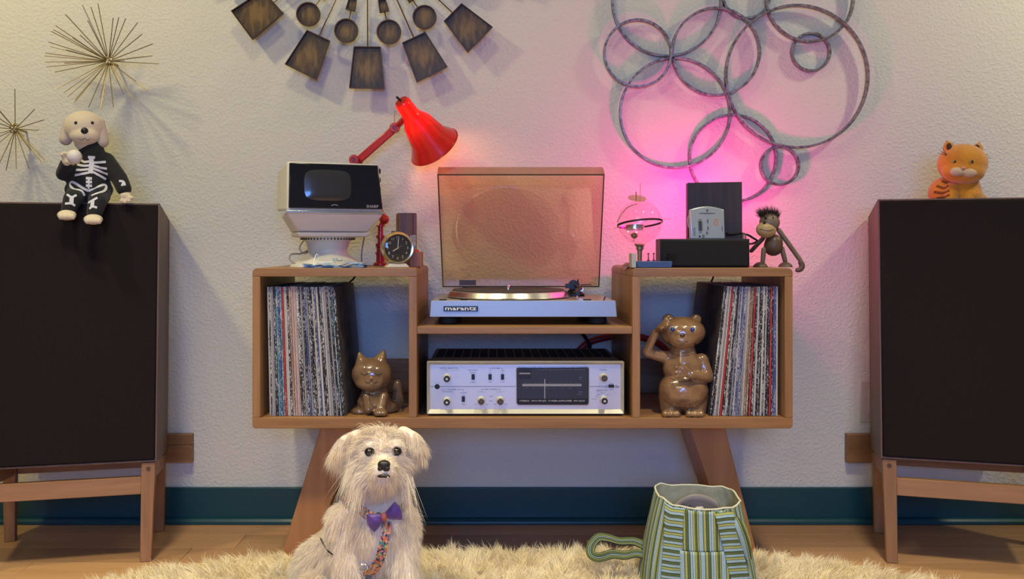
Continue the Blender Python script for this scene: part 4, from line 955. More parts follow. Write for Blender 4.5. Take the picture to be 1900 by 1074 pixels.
def knob(px, py, dark=True, spun=False, big=6.8):
    k = sc(RY); c = P(px-.3, py-2, FY)
    bm = NB(); lathe(bm, [(.0095, 0), (.0098, .003), (.0080, .007), (.0078, .014)], c, (0, -1, 0), n=36); o = part('knob', bm, mat('ivory_knob', (0.56, 0.52, 0.42), 0.4) if 'ivory_knob' not in bpy.data.materials else bpy.data.materials['ivory_knob'], rc, world=True, bevel=0.0006)
    c2 = Vector((c.x+.0005, c.y-.0141, c.z-.0012)); bm = NB(); lathe(bm, [(.0072, 0), (.0074, .008), (.0068, .0095), (.0060, .0095), (.0058, .0085), (0, .0085)], c2, (0, -1, 0), n=32, cap=False); part('knob_cap', bm, M_black if dark else M_knobc, o, world=True, angle=30, label='dark knob cap')
    bm = NB(); lathe(bm, [(.0052 if not dark else .0032, 0), (.0050 if not dark else .003, .0008), (0, .001)], (c2.x, c2.y-.0086, c2.z), (0, -1, 0), n=24); part('knob_disc', bm, M_knobc if not dark else M_bezel, o, world=True)
for u, v, dk in ((445, 385, True), (445, 770, True), (1012, 760, False), (1328, 760, False)): x, y = r2(u, v); knob(x, y-1, dk)
for u, v, dk in ((1435, 333, False), (1438, 663, True)): x, y = r3(u, v); knob(x-1.5, y-1, dk)
for u, v in ((876, 352), (1157, 352), (1364, 352), (713, 720)):
    x, y = r2(u, v); part('switch', rrect(x-2.9, y-5.2, x+2.9, y+5.2, .6, FY-.0045, .0045), M_black, rc, world=True, bevel=0.0004)
x, y = r3(1538, 446); part('switch', rrect(x-5, y-2.8, x+5, y+2.8, .6, FY-.0045, .0045), M_black, rc, world=True, bevel=0.0004)
x, y = r2(280, 510); c = P(x, y, FY); bm = NB(); lathe(bm, [(.0062, 0), (.0062, .0012), (.0042, .0014), (.0038, .0002), (0, .0002)], c, (0, -1, 0), n=24); part('headphone_socket', bm, M_black, rc, world=True)

# leads behind the receiver
bm = NB(); tube(bm, smooth_path([P(1062, 668, .42), P(1085, 640, .42), P(1120, 627, .42), P(1160, 623, .42), P(1200, 628, .42), P(1232, 645, .42), P(1262, 690, .42)], 8), .0095, 12)
o = part('red_hose', bm, mat('red_rubber', (0.33, 0.012, 0.012), 0.45)); tag(recenter(o), 'thick red hose arching against the wall behind the receiver', 'hose')
bm = NB(); tube(bm, smooth_path([P(1078, 615, .40), P(1090, 632, .395), P(1094, 645, .39), P(1080, 660, .37), P(1068, 668, .36), P(1066, 675, .355)], 8), .005, 10)
o = part('black_lead', bm, M_blackmat); tag(recenter(o), 'black lead dropping from the shelf to the receiver top', 'cable')
for pts, lab in (((P(662, 508, .41), P(654, 519, .41), P(640, 530, .41), P(628, 545, .42)), 'short black lead behind the left-hand record row'), ((P(1326, 508, .41), P(1321, 520, .41), P(1315, 535, .41), P(1305, 560, .42)), 'short black lead behind the right-hand record row')):
    bm = NB(); tube(bm, smooth_path(pts, 6), .0024, 8); o = part('wall_lead', bm, M_blackmat); tag(recenter(o), lab, 'cable')

# ---------------------------------------------------------------- right side of the console top
BX0, BX1 = P(1226, 0, .06).x, P(1392, 0, .06).x; BZ = P(0, 443, .06).z
t = thing('black_speaker_box', 'low wide black speaker box on the right of the console', 'speaker', ((BX0+BX1)/2, .11, ZT))
bm = NB(); box(bm, (BX0, .066, ZT+.0003), (BX1, .135, BZ)); part('cabinet', bm, M_black, t, world=True, bevel=0.002)
bm = NB(); box(bm, (BX0+.003, .060, ZT+.003), (BX1-.003, .0665, BZ-.003)); part('grille', bm, mat('black_cloth', (0.006, 0.005, 0.006), 0.85, bump=.0002, bscale=900), t, world=True, bevel=0.003)
ka = P(1277, 338, .155); kb = P(1377, 338, .155)
t = thing('veneered_panel', 'dark walnut veneered panel standing behind the disc player', 'panel', ((ka.x+kb.x)/2, .168, ZT), math.radians(-3))
w_ = (kb.x-ka.x)/2; bm = NB(); hexa(bm, [(-w_, -.016, 0), (w_, -.016, 0), (w_, .016, 0), (-w_, .016, 0), (-w_, -.012, ka.z-ZT-.001), (w_, -.012, ka.z-ZT+.001), (w_, .018, ka.z-ZT), (-w_, .018, ka.z-ZT-.001)])
part('body', bm, M_dkwood, t, bevel=0.0015)
# disc player
mx0, mx1 = P(1281, 0, .10).x, P(1346, 0, .10).x; mz0 = BZ; mz1 = P(0, 382, .10).z; mw = (mx1-mx0)/2; mh = mz1-mz0
t = thing('disc_player', 'small silver portable disc player standing on the black speaker box', 'disc player', ((mx0+mx1)/2, .10, BZ+.0003), rot=(math.radians(-6), 0, math.radians(4)))
M_sil = mat('silver_plastic', (0.50, 0.54, 0.56), 0.3, 0.55)
bm = NB(); pts = [(-mw, 0, 0), (mw, 0, 0), (mw, 0, mh*.90)]
for i in range(9): a = i/8; pts.append((mw*(1-2*a), 0, mh*(.90+.10*math.sin(PI*a))))
prism(bm, pts[:3]+pts[4:], (0, .012, 0)); bd = part('front_shell', bm, M_sil, t, bevel=0.0025, seg=3)
bm = NB(); prism(bm, [(p[0]+.003, .0122, p[2]*.985) for p in pts[:3]+pts[4:]], (0, .014, 0)); part('back_shell', bm, mat('blue_grey_plastic', (0.10, 0.13, 0.16), 0.35), t, bevel=0.002)
bm = NB(); pts = [(.018*math.cos(2*PI*i/24)*1.2, -.0006, mh*.78+.0016*math.sin(2*PI*i/24)) for i in range(24)]; prism(bm, pts, (0, .001, 0)); part('finger_slot', bm, mat('slot_grey', (.12, .12, .13), .4), bd)
u = lambda px, py: ((px-1313.5)*sc(.10), BZ+.0003+0*py)
def dl(px, py): return ((px-1313.5)*sc(.10), (443-py)*sc(.10))
def oval(x, z, rx, rz, y, ext, m, name, par=None, n=24):
    bm = NB(); prism(bm, [(x+rx*math.copysign(abs(math.cos(a))**.75, math.cos(a)), y, z+rz*math.copysign(abs(math.sin(a))**.75, math.sin(a))) for a in [2*PI*i/n for i in range(n)]], (0, ext, 0)); return part(name, bm, m, par or bd)
x, z = dl(1299.5, 419); oval(x, z, .0068, .0185, -.0008, .001, M_alu, 'display_frame'); bm = NB(); box(bm, (x-.0038, -.0014, z-.0118), (x+.0038, -.0006, z+.0118)); part('display', bm, mat('lcd', (.04, .055, .06), .3), bd)
for px, py, rx, rz in ((1313.7, 410, .0024, .0055), (1313.7, 423, .0024, .0050), (1312, 432, .0030, .0038), (1304.7, 438, .0038, .0040)):
    x, z = dl(px, py); oval(x, z, rx, rz, -.0010, .0015, M_chrome, 'button')
x, z = dl(1298, 438.5); bm = NB(); box(bm, (x-.002, -.001, z-.002), (x+.002, 0, z+.002)); part('button', bm, M_black, bd)
x, z = dl(1313.8, 390); bm = NB(); prism(bm, [(x-.0042, -.0006, z), (x-.0015, -.0006, z), (x-.0015, -.0006, z-.0035), (x+.0015, -.0006, z-.0035), (x+.0015, -.0006, z), (x+.0042, -.0006, z), (x, -.0006, z+.0038)], (0, .0004, 0)); part('arrow_mark', bm, mat('grey_print', (.08, .08, .09), .5), bd)
x, z = dl(1288, 430); text('SONY', .0080, m=bpy.data.materials['grey_print'], parent=bd, M=Matrix.Translation((x, -.0004, z)) @ Matrix.Rotation(PI/2, 4, 'Y') @ Matrix.Rotation(PI/2, 4, 'X'), ext=.0002)
M_or = mat('orange_print', (.65, .20, .03), .5); x, z = dl(1330, 414); text('G', .0185, m=M_or, parent=bd, M=frontM(x, -.0004, z), ext=.0002); 
for dz, ln in ((.0095, .018), (.002, .004)):
    bm = NB(); box(bm, (x-.006, -.0006, z+dz), (x-.006+ln*.7, -.0002, z+dz+.0012)); part('printed_mark', bm, M_or, bd)
x, z = dl(1341, 424); bm = NB(); box(bm, (x-.0008, -.0005, z-.007), (x+.0008, -.0002, z+.007)); part('printed_mark', bm, bpy.data.materials['grey_print'], bd)
bm = NB(); tube(bm, smooth_path([P(1284, 396, .13), P(1277, 402, .14), P(1277, 418, .14), P(1281, 428, .14), P(1279, 442, .15)], 6), .0012, 8); o = part('white_lead', bm, M_white); tag(recenter(o), 'thin white lead curving at the left of the disc player', 'cable')
bm = NB(); cyl(bm, P(1349, 434, .125), P(1366, 434, .13), .0045, .0035, n=12); tube(bm, smooth_path([P(1364, 434, .13), P(1375, 433, .135), P(1388, 436, .14), P(1398, 442, .16), P(1405, 447, .17), P(1396, 452, .165), P(1390, 452, .14)], 6), .0026, 8)
o = part('black_audio_lead', bm, M_blackmat); tag(recenter(o), 'black plug and lead running right from the disc player', 'cable')
for i, px in enumerate((1379, 1383)):
    c = P(px, 441, .135); bm = NB(); cyl(bm, (c.x, .135, BZ), (c.x, .135, BZ+.014), .0024, n=10); o = part('metal_connector', bm, M_chrome); tag(recenter(o), 'tiny metal connector on the speaker box, '+('left' if i == 0 else 'right')+' of the pair', 'connector', 'metal connectors on the speaker box')

# glass sphere weather station
sc_ = P(1187, 412, .15); kk = sc(.15); t = thing('glass_sphere_ornament', 'clear glass sphere ornament with brass disc and ring, lit pink', 'ornament', (sc_.x, .15, ZT))
M_glass = clear('thin_glass', (0.97, 0.93, 0.95)); Rs = 41*kk
bm = NB(); ell(bm, sc_, Rs, sub=5); part('globe', bm, M_glass, t, world=True)
bm = NB(); tr_ = Euler((math.radians(-9), math.radians(-5), 0)).to_matrix(); n = 64; rr = []
for i in range(n):
    a = 2*PI*i/n; rr.append([bm.verts.new(sc_+tr_ @ Vector(((Rs+s)*math.cos(a), (Rs+s)*math.sin(a), h-.004))) for s, h in ((.0002, -.0025), (.002, -.0025), (.002, .0025), (.0002, .0025))])
for i in range(n):
    A_, B_ = rr[i], rr[(i+1) % n]
    for k in range(4): bm.faces.new((A_[k], A_[(k+1) % 4], B_[(k+1) % 4], B_[k]))
part('equator_band', bm, mat('dark_band', (.05, .03, .025), .35, .6), t, world=True)
bm = NB(); lathe(bm, [(.024, 0), (.024, .011), (.020, .011), (.020, 0), (.024, 0)], P(1178, 426, .15), (0, .1, 1), n=40, cap=False); part('drum', bm, M_alu, t, world=True, angle=30)
bm = NB(); lathe(bm, [(.0, 0), (.0235, .0003), (.0235, .0012), (0, .0015)], P(1182, 368, .148), (0.05, -.42, 1), n=40); part('brass_disc', bm, M_brassl, t, world=True, angle=30)
bm = NB(); cyl(bm, P(1188, 368, .15), P(1188, 339, .15), .0008, n=6); cyl(bm, P(1181, 374, .14), P(1180, 356, .14), .0016, n=8); part('antenna', bm, M_brass, t, world=True)
for a, b in (((1228, 407), (1245, 405)), ((1150, 421), (1139, 424)), ((1222, 421), (1224, 424)), ((1198, 412), (1199, 408))):
    bm = NB(); cyl(bm, P(*a, .15), P(*b, .15), .0008, n=6); part('spike', bm, M_brass, t, world=True)
bm = NB(); ell(bm, P(1177, 437, .15), (.009, .009, .008), sub=2); tube(bm, [P(1168, 434, .15), P(1177, 437, .15), P(1176, 448, .15)], .0011, 6); tube(bm, smooth_path([P(1145, 412, .13), P(1154, 396, .13), P(1166, 384, .13), P(1182, 378, .13)], 5), .0013, 6); part('gauge_works', bm, M_brass, t, world=True)
bm = NB(); z0 = 0; h_ = sc_.z-Rs-ZT
lathe(bm, [(.030, 0), (.030, .003), (.010, .007), (.0055, .012), (.0062, h_-.016), (.009, h_-.014), (.009, h_-.006), (.014, h_-.002), (.012, h_+.001)], (0, 0, .0)); part('stem', bm, M_brass, t, angle=40)
bm = NB(); tube(bm, [P(1190, 453, .14), P(1194, 455, .14), P(1194, 462, .14)], .0012, 6); part('catch', bm, M_brass, t, world=True)
# small blue tray
TYb = .025; t = thing('blue_desk_tray', 'small blue tray with pale upright end in front of the glass sphere', 'tray', (P(1213, 0, TYb).x, TYb+.02, ZT))
a = P(1181, 484, TYb); b = P(1248, 496, TYb); bm = NB(); hexa(bm, [(a.x+.002, TYb, ZT+.0003), (b.x-.002, TYb, ZT+.0003), (b.x-.002, TYb+.045, ZT+.0003), (a.x+.002, TYb+.045, ZT+.0003), (a.x, TYb, a.z-.001), (b.x, TYb, a.z-.001), (b.x, TYb+.045, a.z-.001), (a.x, TYb+.045, a.z-.001)]); part('tray', bm, mat('blue_enamel', (.045, .085, .20), .45), t, world=True, bevel=.0015)
bm = NB(); a2 = P(1172, 470, TYb); c2 = P(1180.5, 470, TYb); box(bm, (a2.x, TYb, ZT+.0003), (c2.x, TYb+.045, a2.z)); part('upright', bm, mat('pale_stone', (.42, .40, .38), .5), t, world=True, bevel=.001, label='pale upright end')
for px in (1203, 1213):
    c = P(px, 482, .045); bm = NB(); lathe(bm, [(.0035, 0), (.0035, .003), (.0014, .004), (.0011, .016), (.0022, .017), (.0022, .020)], (c.x, .045, a.z-.0008)); part('peg', bm, mat('purple_metal', (.10, .05, .12), .4, .5) if 'purple_metal' not in bpy.data.materials else bpy.data.materials['purple_metal'], t, world=True)
a = P(1239, 470, .05); b = P(1251, 484, .05); bm = NB(); box(bm, (a.x, .035, b.z), (b.x, .06, a.z)); part('clear_block', bm, clear('clear_plastic', (.75, .78, .80)), t, world=True, bevel=.0008)
bm = NB(); hexa(bm, [(P(1152, 0, .12).x, .09, ZT+.0002), (P(1176, 0, .12).x, .09, ZT+.0002), (P(1176, 0, .12).x, .13, ZT+.0002), (P(1152, 0, .12).x, .13, ZT+.0002), (P(1162, 0, .12).x, .09, ZT+.011), (P(1176, 0, .12).x, .09, ZT+.011), (P(1176, 0, .12).x, .13, ZT+.011), (P(1162, 0, .12).x, .13, ZT+.011)])
o = part('wooden_wedge', bm, mat('wedge_wood', (.30, .12, .07), .5, var=.3)); tag(recenter(o), 'small brown wooden wedge left of the blue tray', 'wedge')

# wooden monkey
YM = .115; m6 = lambda u, v, Y=YM: P(1120+u*.2105, 320+v*.2105, Y); km = .2105*sc(YM)
t = thing('wooden_monkey', 'jointed dark wooden monkey with tufted hair leaning at the console end', 'figurine', (m6(1490, 830).x, YM, ZT))
M_mk = wood('monkey_teak', (.11, .065, .042), (.06, .035, .024), 'Z', .4); M_mkl = wood('monkey_limba', (.42, .30, .14), (.34, .23, .10), 'Z', .4); M_mg = wood('monkey_limb', (.20, .14, .10), (.13, .09, .06), 'Z', .45)
bm = NB(); cap(bm, m6(1495, 655), 82*km, m6(1500, 620), 78*km, 32); part('body', bm, M_mk, t, world=True)
bm = NB(); ell(bm, m6(1462, 440, YM-.004), (88*km, 84*km, 88*km), sub=4); hd = part('head', bm, M_mg, t, world=True)
bm = NB(); ell(bm, m6(1432, 505, YM-.014), (88*km, 62*km, 72*km), rot=(0, .15, 0), sub=4); mz = part('muzzle', bm, M_mkl, hd, world=True, label='pale wooden muzzle')
bm = NB(); tube(bm, smooth_path([P(1120+a*.2105, 320+b*.2105, YM-.014)+Vector((0, -dy*km, 0)) for a, b, dy in ((1362, 498, 42), (1400, 510, 58), (1432, 514, 63), (1462, 511, 60), (1488, 500, 50))], 4), .0006, 6); part('mouth', bm, M_black, mz, world=True)
bm = NB(); ell(bm, m6(1392, 442)+Vector((0, -88*km, 0)), 14*km, sub=2); part('nose', bm, M_black, hd, world=True)
for u_, v_ in ((1468, 405), (1404, 402)):
    bm = NB(); ell(bm, m6(u_, v_)+Vector((0, -80*km, 0)), 13*km, sub=2); part('eye', bm, M_black, hd, world=True)
bm = NB(); ell(bm, m6(1545, 440), (8*km, 20*km, 30*km), sub=2); part('ear', bm, M_mk, hd, world=True)
hs_, hn_ = [], []
hc = m6(1462, 440, YM-.004)
for i in range(900):
    d = Vector((random.uniform(-1, 1), random.uniform(-.7, 1), random.uniform(.45, 1))).normalized(); hs_.append(hc+d*84*km); hn_.append(d)
hs_ = np.array([list(v) for v in hs_]); hn_ = np.array([list(v) for v in hn_])
me = strands(hs_, hn_, hn_+np.array([0, 0, .5]), np.random.uniform(30, 85, 900)*km, np.full(900, .0008), np.array([-.25, 0, .1]), .25)
part('hair', me, mat('black_fur', (.02, .01, .008), .6), hd, world=True, smooth=False)
def limb(name, a, ra, b, rb, ya=YM, yb=YM, m=M_mg): bm = NB(); cap(bm, m6(*a, ya), ra*km, m6(*b, yb), rb*km, 16); return part(name, bm, m, t, world=True)
limb('arm', (1545, 510), 22, (1735, 775), 20); limb('arm', (1405, 580), 20, (1302, 690), 18, YM+.01, YM+.03, M_mk)
limb('leg', (1412, 680), 22, (1402, 790), 19, YM-.005, YM-.005); limb('leg', (1572, 670), 22, (1600, 780), 20)
def hook(c, R0, a0, a1, r, name):
    bm = NB(); pts = [m6(c[0]+R0*math.cos(a), c[1]+R0*math.sin(a)) for a in np.linspace(a0, a1, 12)]
    tube(bm, pts, [r*km*(.55+.45*math.sin(PI*(.15+.75*i/11))) for i in range(12)], 14); return part(name, bm, M_mk, t, world=True)
hook((1708, 820), 40, -1.2, 1.9, 26, 'hand')
def foot(c, name, rx):
    bm = NB(); q = m6(c[0], 0, YM-.01); lathe(bm, [(1, 0), (.97, .2), (.8, .55), (.5, .85), (0, 1)], (0, 0, 0), n=28, cap=True)
    bmesh.ops.transform(bm, matrix=Matrix.Translation((q.x, YM-.012, ZT+.0002)) @ Matrix.Diagonal((rx*km, 70*km, 46*km, 1)), verts=bm.verts); part('foot', bm, M_mk, t, world=True)
foot((1380, 0), 'foot', 64); foot((1600, 0), 'foot', 62)
# ---------------------------------------------------------------- figurines and plush toys
def E(bm, px, py, Y, rx, ry, rz, rot=None, sub=3):
    k = sc(Y); ell(bm, P(px, py, Y), (rx*k, ry*k, rz*k), rot, sub=sub)
def C(bm, a, ra, b, rb, n=16):
    """tapered capsule between (px,py,Y) points, radii in photo pixels"""
    cap(bm, P(*a), ra*sc(a[2]), P(*b), rb*sc(b[2]), n)
def clampz(me, z=ZF+.0006):
    for v in me.vertices:
        if v.co.z < z: v.co.z = z
def tree(me): return BVHTree.FromPolygons([v.co.copy() for v in me.vertices], [tuple(p.vertices) for p in me.polygons])
def bead(name, px, py, bvh, r, m, par, sink=.4, flat=1.0, Yref=.1, label=None):
    c0 = Vector((0, -D0, ZC)); d = (P(px, py, Yref)-c0).normalized(); h = bvh.ray_cast(c0, d)
    if h[0] is None: return None
    bm = NB(); ell(bm, h[0]+d*r*sink, (r, r*flat, r), sub=3); return part(name, bm, m, par, world=True, label=label)

# plush puppy in a skeleton suit, on the left loudspeaker
M_vinyl = mat('cream_felt', (0.62, 0.52, 0.38), 0.75, sheen=.3, bump=.0003, bscale=300); M_suit = mat('black_felt', (0.010, 0.010, 0.012), 0.9, bump=.0005, bscale=260, sheen=.1); M_bone = mat('white_felt', (0.62, 0.62, 0.66), 0.9)
YP = .145; t = thing('plush_puppy', 'cream plush puppy in a black skeleton-print suit sitting on the left loudspeaker', 'plush toy', P(165, 380, YP))
bm = NB(); C(bm, (170, 292, YP), 22, (166, 345, YP+.01), 40); E(bm, 165, 352, YP+.01, 44, 32, 26); C(bm, (170, 276, YP-.005), 22, (170, 292, YP), 24)
C(bm, (148, 298, YP), 17, (118, 322, YP-.02), 14); C(bm, (118, 322, YP-.02), 14, (124, 305, YP-.045), 13)
C(bm, (196, 300, YP), 18, (221, 330, YP), 15); C(bm, (221, 330, YP), 15, (230, 350, YP-.005), 14)
C(bm, (146, 360, YP-.01), 19, (135, 368, YP-.055), 17); C(bm, (135, 368, YP-.055), 17, (128, 388, YP-.066), 14)
C(bm, (186, 362, YP-.01), 19, (181, 374, YP-.055), 17); C(bm, (181, 374, YP-.055), 17, (175, 396, YP-.066), 14)
me = fuse(bm, .0042, 3); suit_bvh = tree(me); suit = part('suit', me, M_suit, t, world=True, angle=80, label='black suit with white bones')
bm = NB(); E(bm, 156, 236, YP-.01, 36, 34, 31); E(bm, 157, 252, YP-.03, 27, 22, 17); C(bm, (160, 262, YP-.01), 22, (168, 274, YP), 18); me = fuse(bm, .0036, 4); hb = tree(me); head = part('head', me, M_vinyl, t, world=True, angle=80)
for a, b in (((126, 226, YP), (122, 258, YP-.005)), ((186, 226, YP), (190, 262, YP-.005))):
    bm = NB(); C(bm, a, 8, b, 12); me = fuse(bm, .003, 3); part('ear', me, mat('pale_ear', (.55, .46, .36), .8) if 'pale_ear' not in bpy.data.materials else bpy.data.materials['pale_ear'], head, world=True, angle=80)
kq = sc(YP)
bead('nose', 157, 243, hb, 6.5*kq, M_black, head, sink=.2); bead('eye', 141, 228, hb, 3.2*kq, M_black, head); bead('eye', 171, 228, hb, 3.2*kq, M_black, head)
decal(hb, [(146, 257), (152, 260), (157, 256), (162, 260), (168, 257)], .0012, .0004, mat('stitch', (.15, .10, .07), .8), head, 'mouth', Yref=.1, k=4)
bm = NB(); E(bm, 124, 297, YP-.06, 9, 8, 11)
for i, (dx, dy) in enumerate(((-9, -9), (-4, -12), (3, -11))): C(bm, (124+dx*.5, 294+dy*.4, YP-.065), 4.5, (124+dx, 296+dy, YP-.072), 3.8, 10)
C(bm, (128, 300, YP-.066), 4.5, (136, 303, YP-.078), 3.8, 10); part('paw', fuse(bm, .0022, 2), M_vinyl, t, world=True, angle=80)
bm = NB(); E(bm, 233, 363, YP-.008, 11, 10, 9)
for dx, dy in ((-8, 11), (-1, 13), (7, 11), (12, 5)): C(bm, (233+dx*.5, 364+dy*.4, YP-.014), 4.2, (233+dx, 362+dy, YP-.018), 3.4, 10)
part('paw', fuse(bm, .0022, 2), M_vinyl, t, world=True, angle=80)
for x, y, Y in ((124, 399, YP-.078), (173, 407, YP-.078)):
    bm = NB(); E(bm, x, y, Y, 17, 17, 10)
    for dx in (-11, -4, 4, 11): E(bm, x+dx, y+3, Y-.018, 5, 6, 6.5, sub=2)
    part('foot', fuse(bm, .0025, 3), M_vinyl, t, world=True, angle=80)
def bone(pts, w): decal(suit_bvh, pts, w*kq, .0010, M_bone, suit, 'bone_print', Yref=.1, k=4)
z1 = lambda L: [(a*.3912, b*.3912) for a, b in L]
bone(z1([(432, 742), (434, 780), (428, 822)]), 8); bone(z1([(418, 745), (450, 747)]), 5)
for L in ([(424, 765), (400, 768), (378, 752)], [(424, 785), (395, 786), (368, 780)], [(424, 802), (390, 806), (362, 806)], [(424, 818), (390, 825), (357, 832)],
          [(442, 772), (470, 770), (502, 768)], [(442, 786), (475, 794), (508, 800)], [(442, 800), (475, 812), (512, 826)], [(440, 815), (470, 832), (502, 850)]): bone(z1(L), 4.2)
for v in (845, 862, 880): bone(z1([(408, v), (436, v+2)]), 4.8)
bone(z1([(422, 840), (420, 895)]), 3)
for L in ([(420, 905), (390, 890), (350, 865), (333, 870), (345, 895), (385, 905), (400, 928)], [(420, 905), (450, 895), (485, 878), (503, 882), (495, 905), (460, 918), (435, 928)]): bone(z1(L), 4.5)
bone(z1([(340, 935), (338, 970)]), 7); bone(z1([(318, 922), (340, 935), (362, 925)]), 4); bone(z1([(310, 966), (338, 965), (355, 976)]), 4)
bone(z1([(440, 950), (438, 985)]), 7); bone(z1([(462, 938), (440, 950), (420, 962)]), 4); bone(z1([(425, 990), (440, 980), (460, 985)]), 4)
bone(z1([(565, 858), (585, 862), (592, 880)]), 4); bone(z1([(585, 862), (578, 882)]), 3.5)
bm = NB(); E(bm, 138, 291, YP-.085, 13.5, 13.5, 13.5, sub=4); o = part('white_ball', bm, mat('white_ball', (.62, .58, .56), .5)); tag(recenter(o), "small white ball held in the plush puppy's raised paw", 'ball')

# plush orange cat on the right loudspeaker
def cat_mat(name, c, c2, scale, thr=.5):
    m = mat(name, c, .85, sheen=.4, bump=.0008, bscale=200); nt = m.node_tree; b = nt.nodes['Principled BSDF']; tc = [n for n in nt.nodes if n.type == 'TEX_COORD'][0]
    w_ = nt.nodes.new('ShaderNodeTexWave'); w_.inputs['Scale'].default_value = scale; w_.inputs['Distortion'].default_value = 3; w_.bands_direction = 'Z'; nt.links.new(tc.outputs['Object'], w_.inputs['Vector'])
    r = nt.nodes.new('ShaderNodeValToRGB'); r.color_ramp.elements[0].position = .08; r.color_ramp.elements[1].position = .25; r.color_ramp.elements[0].color = (*c2, 1); r.color_ramp.elements[1].color = (*c, 1)
    nt.links.new(w_.outputs['Fac'], r.inputs[0]); nt.links.new(r.outputs[0], b.inputs['Base Color']); return m
YC = .165; kc = sc(YC); t = thing('plush_cat', 'orange plush tabby cat sitting on the right loudspeaker', 'plush toy', P(1780, 388, YC))
M_or_ = mat('orange_plush', (.62, .25, .015), .9, sheen=.4, bump=.0008, bscale=220, col2=(.50, .18, .01), vscale=25); M_tab = cat_mat('tabby_plush', (.60, .24, .015), (.30, .10, .012), 11)
bm = NB(); C(bm, (1783, 335, YC), 30, (1784, 362, YC), 37); E(bm, 1752, 358, YC+.01, 28, 30, 30); E(bm, 1812, 372, YC+.01, 18, 24, 16); C(bm, (1766, 352, YC-.03), 13, (1762, 380, YC-.045), 12); C(bm, (1792, 350, YC-.03), 13, (1792, 380, YC-.04), 12)
E(bm, 1744, 381, YC-.04, 12, 14, 8); C(bm, (1730, 380, YC+.03), 9, (1718, 383, YC), 8)
me = fuse(bm, .004, 3); cbv = tree(me); body = part('body', me, M_or_, t, world=True, angle=80)
def plushfur(me_world, n, L, m, par, name='fur'):
    p, nn = sample(me_world, n); return part(name, strands(p, nn, nn*.8+np.array([0, 0, -.4]), np.random.uniform(.6, 1.1, n)*L, np.full(n, .0006), np.array([0, 0, -.3]), .3, segs=2), m, par, world=True, smooth=False, kind='stuff')
bm = NB(); E(bm, 1786, 304, YC-.015, 45, 38, 38); E(bm, 1788, 318, YC-.035, 40, 26, 24); me = fuse(bm, .004, 3); hb = tree(me); head = part('head', me, M_or_, t, world=True, angle=80)
for x, y, s in ((1764, 276, -1), (1810, 279, 1)):
    bm = NB(); C(bm, (x, y+5, YC-.012), 15, (x+s*3, y-2, YC-.010), 11); C(bm, (x+s*3, y-2, YC-.010), 10, (x+s*7, y-14, YC-.008), 3); ea = part('ear', fuse(bm, .0035, 2), M_or_, head, world=True, angle=80)
    bm = NB(); E(bm, x+s*3, y-4, YC-.028, 5, 2.5, 7); part('inner_ear', bm, mat('dark_ear', (.06, .03, .015), .9) if 'dark_ear' not in bpy.data.materials else bpy.data.materials['dark_ear'], ea, world=True)
bm = NB(); E(bm, 1775, 319, YC-.068, 14, 8, 9); E(bm, 1799, 321, YC-.066, 14, 8, 9); part('muzzle', fuse(bm, .003, 3), mat('tan_plush', (.52, .36, .24), .85), head, world=True, angle=80, label='tan muzzle')
bm = NB(); E(bm, 1787, 312, YC-.074, 4.5, 3, 3.2); part('nose', bm, mat('pink_nose', (.55, .22, .18), .5), head, world=True)
M_eye = mat('pale_eye', (.60, .60, .58), .25, coat=.6)
for x in (1770, 1802):
    e_ = bead('eye', x, 300, hb, 4.6*kc, mat('amber_eye', (.28, .20, .03), .15, coat=.8) if 'amber_eye' not in bpy.data.materials else bpy.data.materials['amber_eye'], head, sink=.55, Yref=.12); bm = NB(); 
    q = e_.data; c_ = sum((FR[e_.name] @ v.co for v in q.vertices), Vector())/len(q.vertices)
    ell(bm, c_+Vector((0, -3.4*kc, -.0001)), (2.2*kc, 1.8*kc, 3.0*kc), sub=2); part('pupil', bm, M_black, head, world=True)
for s, x, y in ((-1, 1757, 288), (1, 1823, 296)):
    for i, dy in enumerate((-14, -9, -4)):
        bm = NB(); cyl(bm, P(x, y, YC-.035), P(x+s*(10+i*4), y+dy*(1.1 if s < 0 else .8), YC-.045), .0007, .0004, n=6); part('whisker', bm, M_blackmat, head, world=True)
for L in ([(1738, 345), (1752, 349), (1760, 344)], [(1733, 356), (1750, 358), (1762, 353)], [(1738, 368), (1752, 366), (1762, 361)], [(1748, 336), (1758, 340)]): decal(cbv, L, 4.5*kc, .0006, mat('tabby_brown', (.17, .06, .01), .9) if 'tabby_brown' not in bpy.data.materials else bpy.data.materials['tabby_brown'], body, 'stripe', Yref=.1, k=4)

# glazed ceramic cat in the left-hand cubby
def glaze(name, c, c2):
    return mat(name, c, .22, coat=.9, col2=c2, vscale=22)
M_gl = glaze('brown_glaze', (.21, .125, .07), (.12, .068, .038)); M_gl2 = glaze('amber_glaze', (.33, .16, .06), (.20, .09, .035)); M_gd = mat('dark_glaze', (.05, .028, .018), .2, coat=.8)
YK = .075; kk2 = sc(YK); t = thing('ceramic_cat', 'glazed brown ceramic cat figurine beside the left-hand record row', 'figurine', P(700, 772, YK))
bm = NB(); E(bm, 690, 694, YK-.01, 38, 34, 31); E(bm, 688, 708, YK-.025, 30, 22, 18)
for x, y, tx, ty in ((672, 672, 667, 656), (706, 668, 712, 652)): C(bm, (x, y, YK-.008), 14, (tx, ty, YK-.005), 4)
C(bm, (696, 724, YK), 24, (695, 746, YK), 33); E(bm, 712, 755, YK+.012, 28, 28, 17); E(bm, 668, 763, YK-.01, 17, 18, 9); C(bm, (712, 735, YK-.03), 9, (706, 760, YK-.05), 8); E(bm, 706, 765, YK-.055, 14, 14, 7); C(bm, (680, 735, YK-.03), 8, (684, 760, YK-.045), 8)
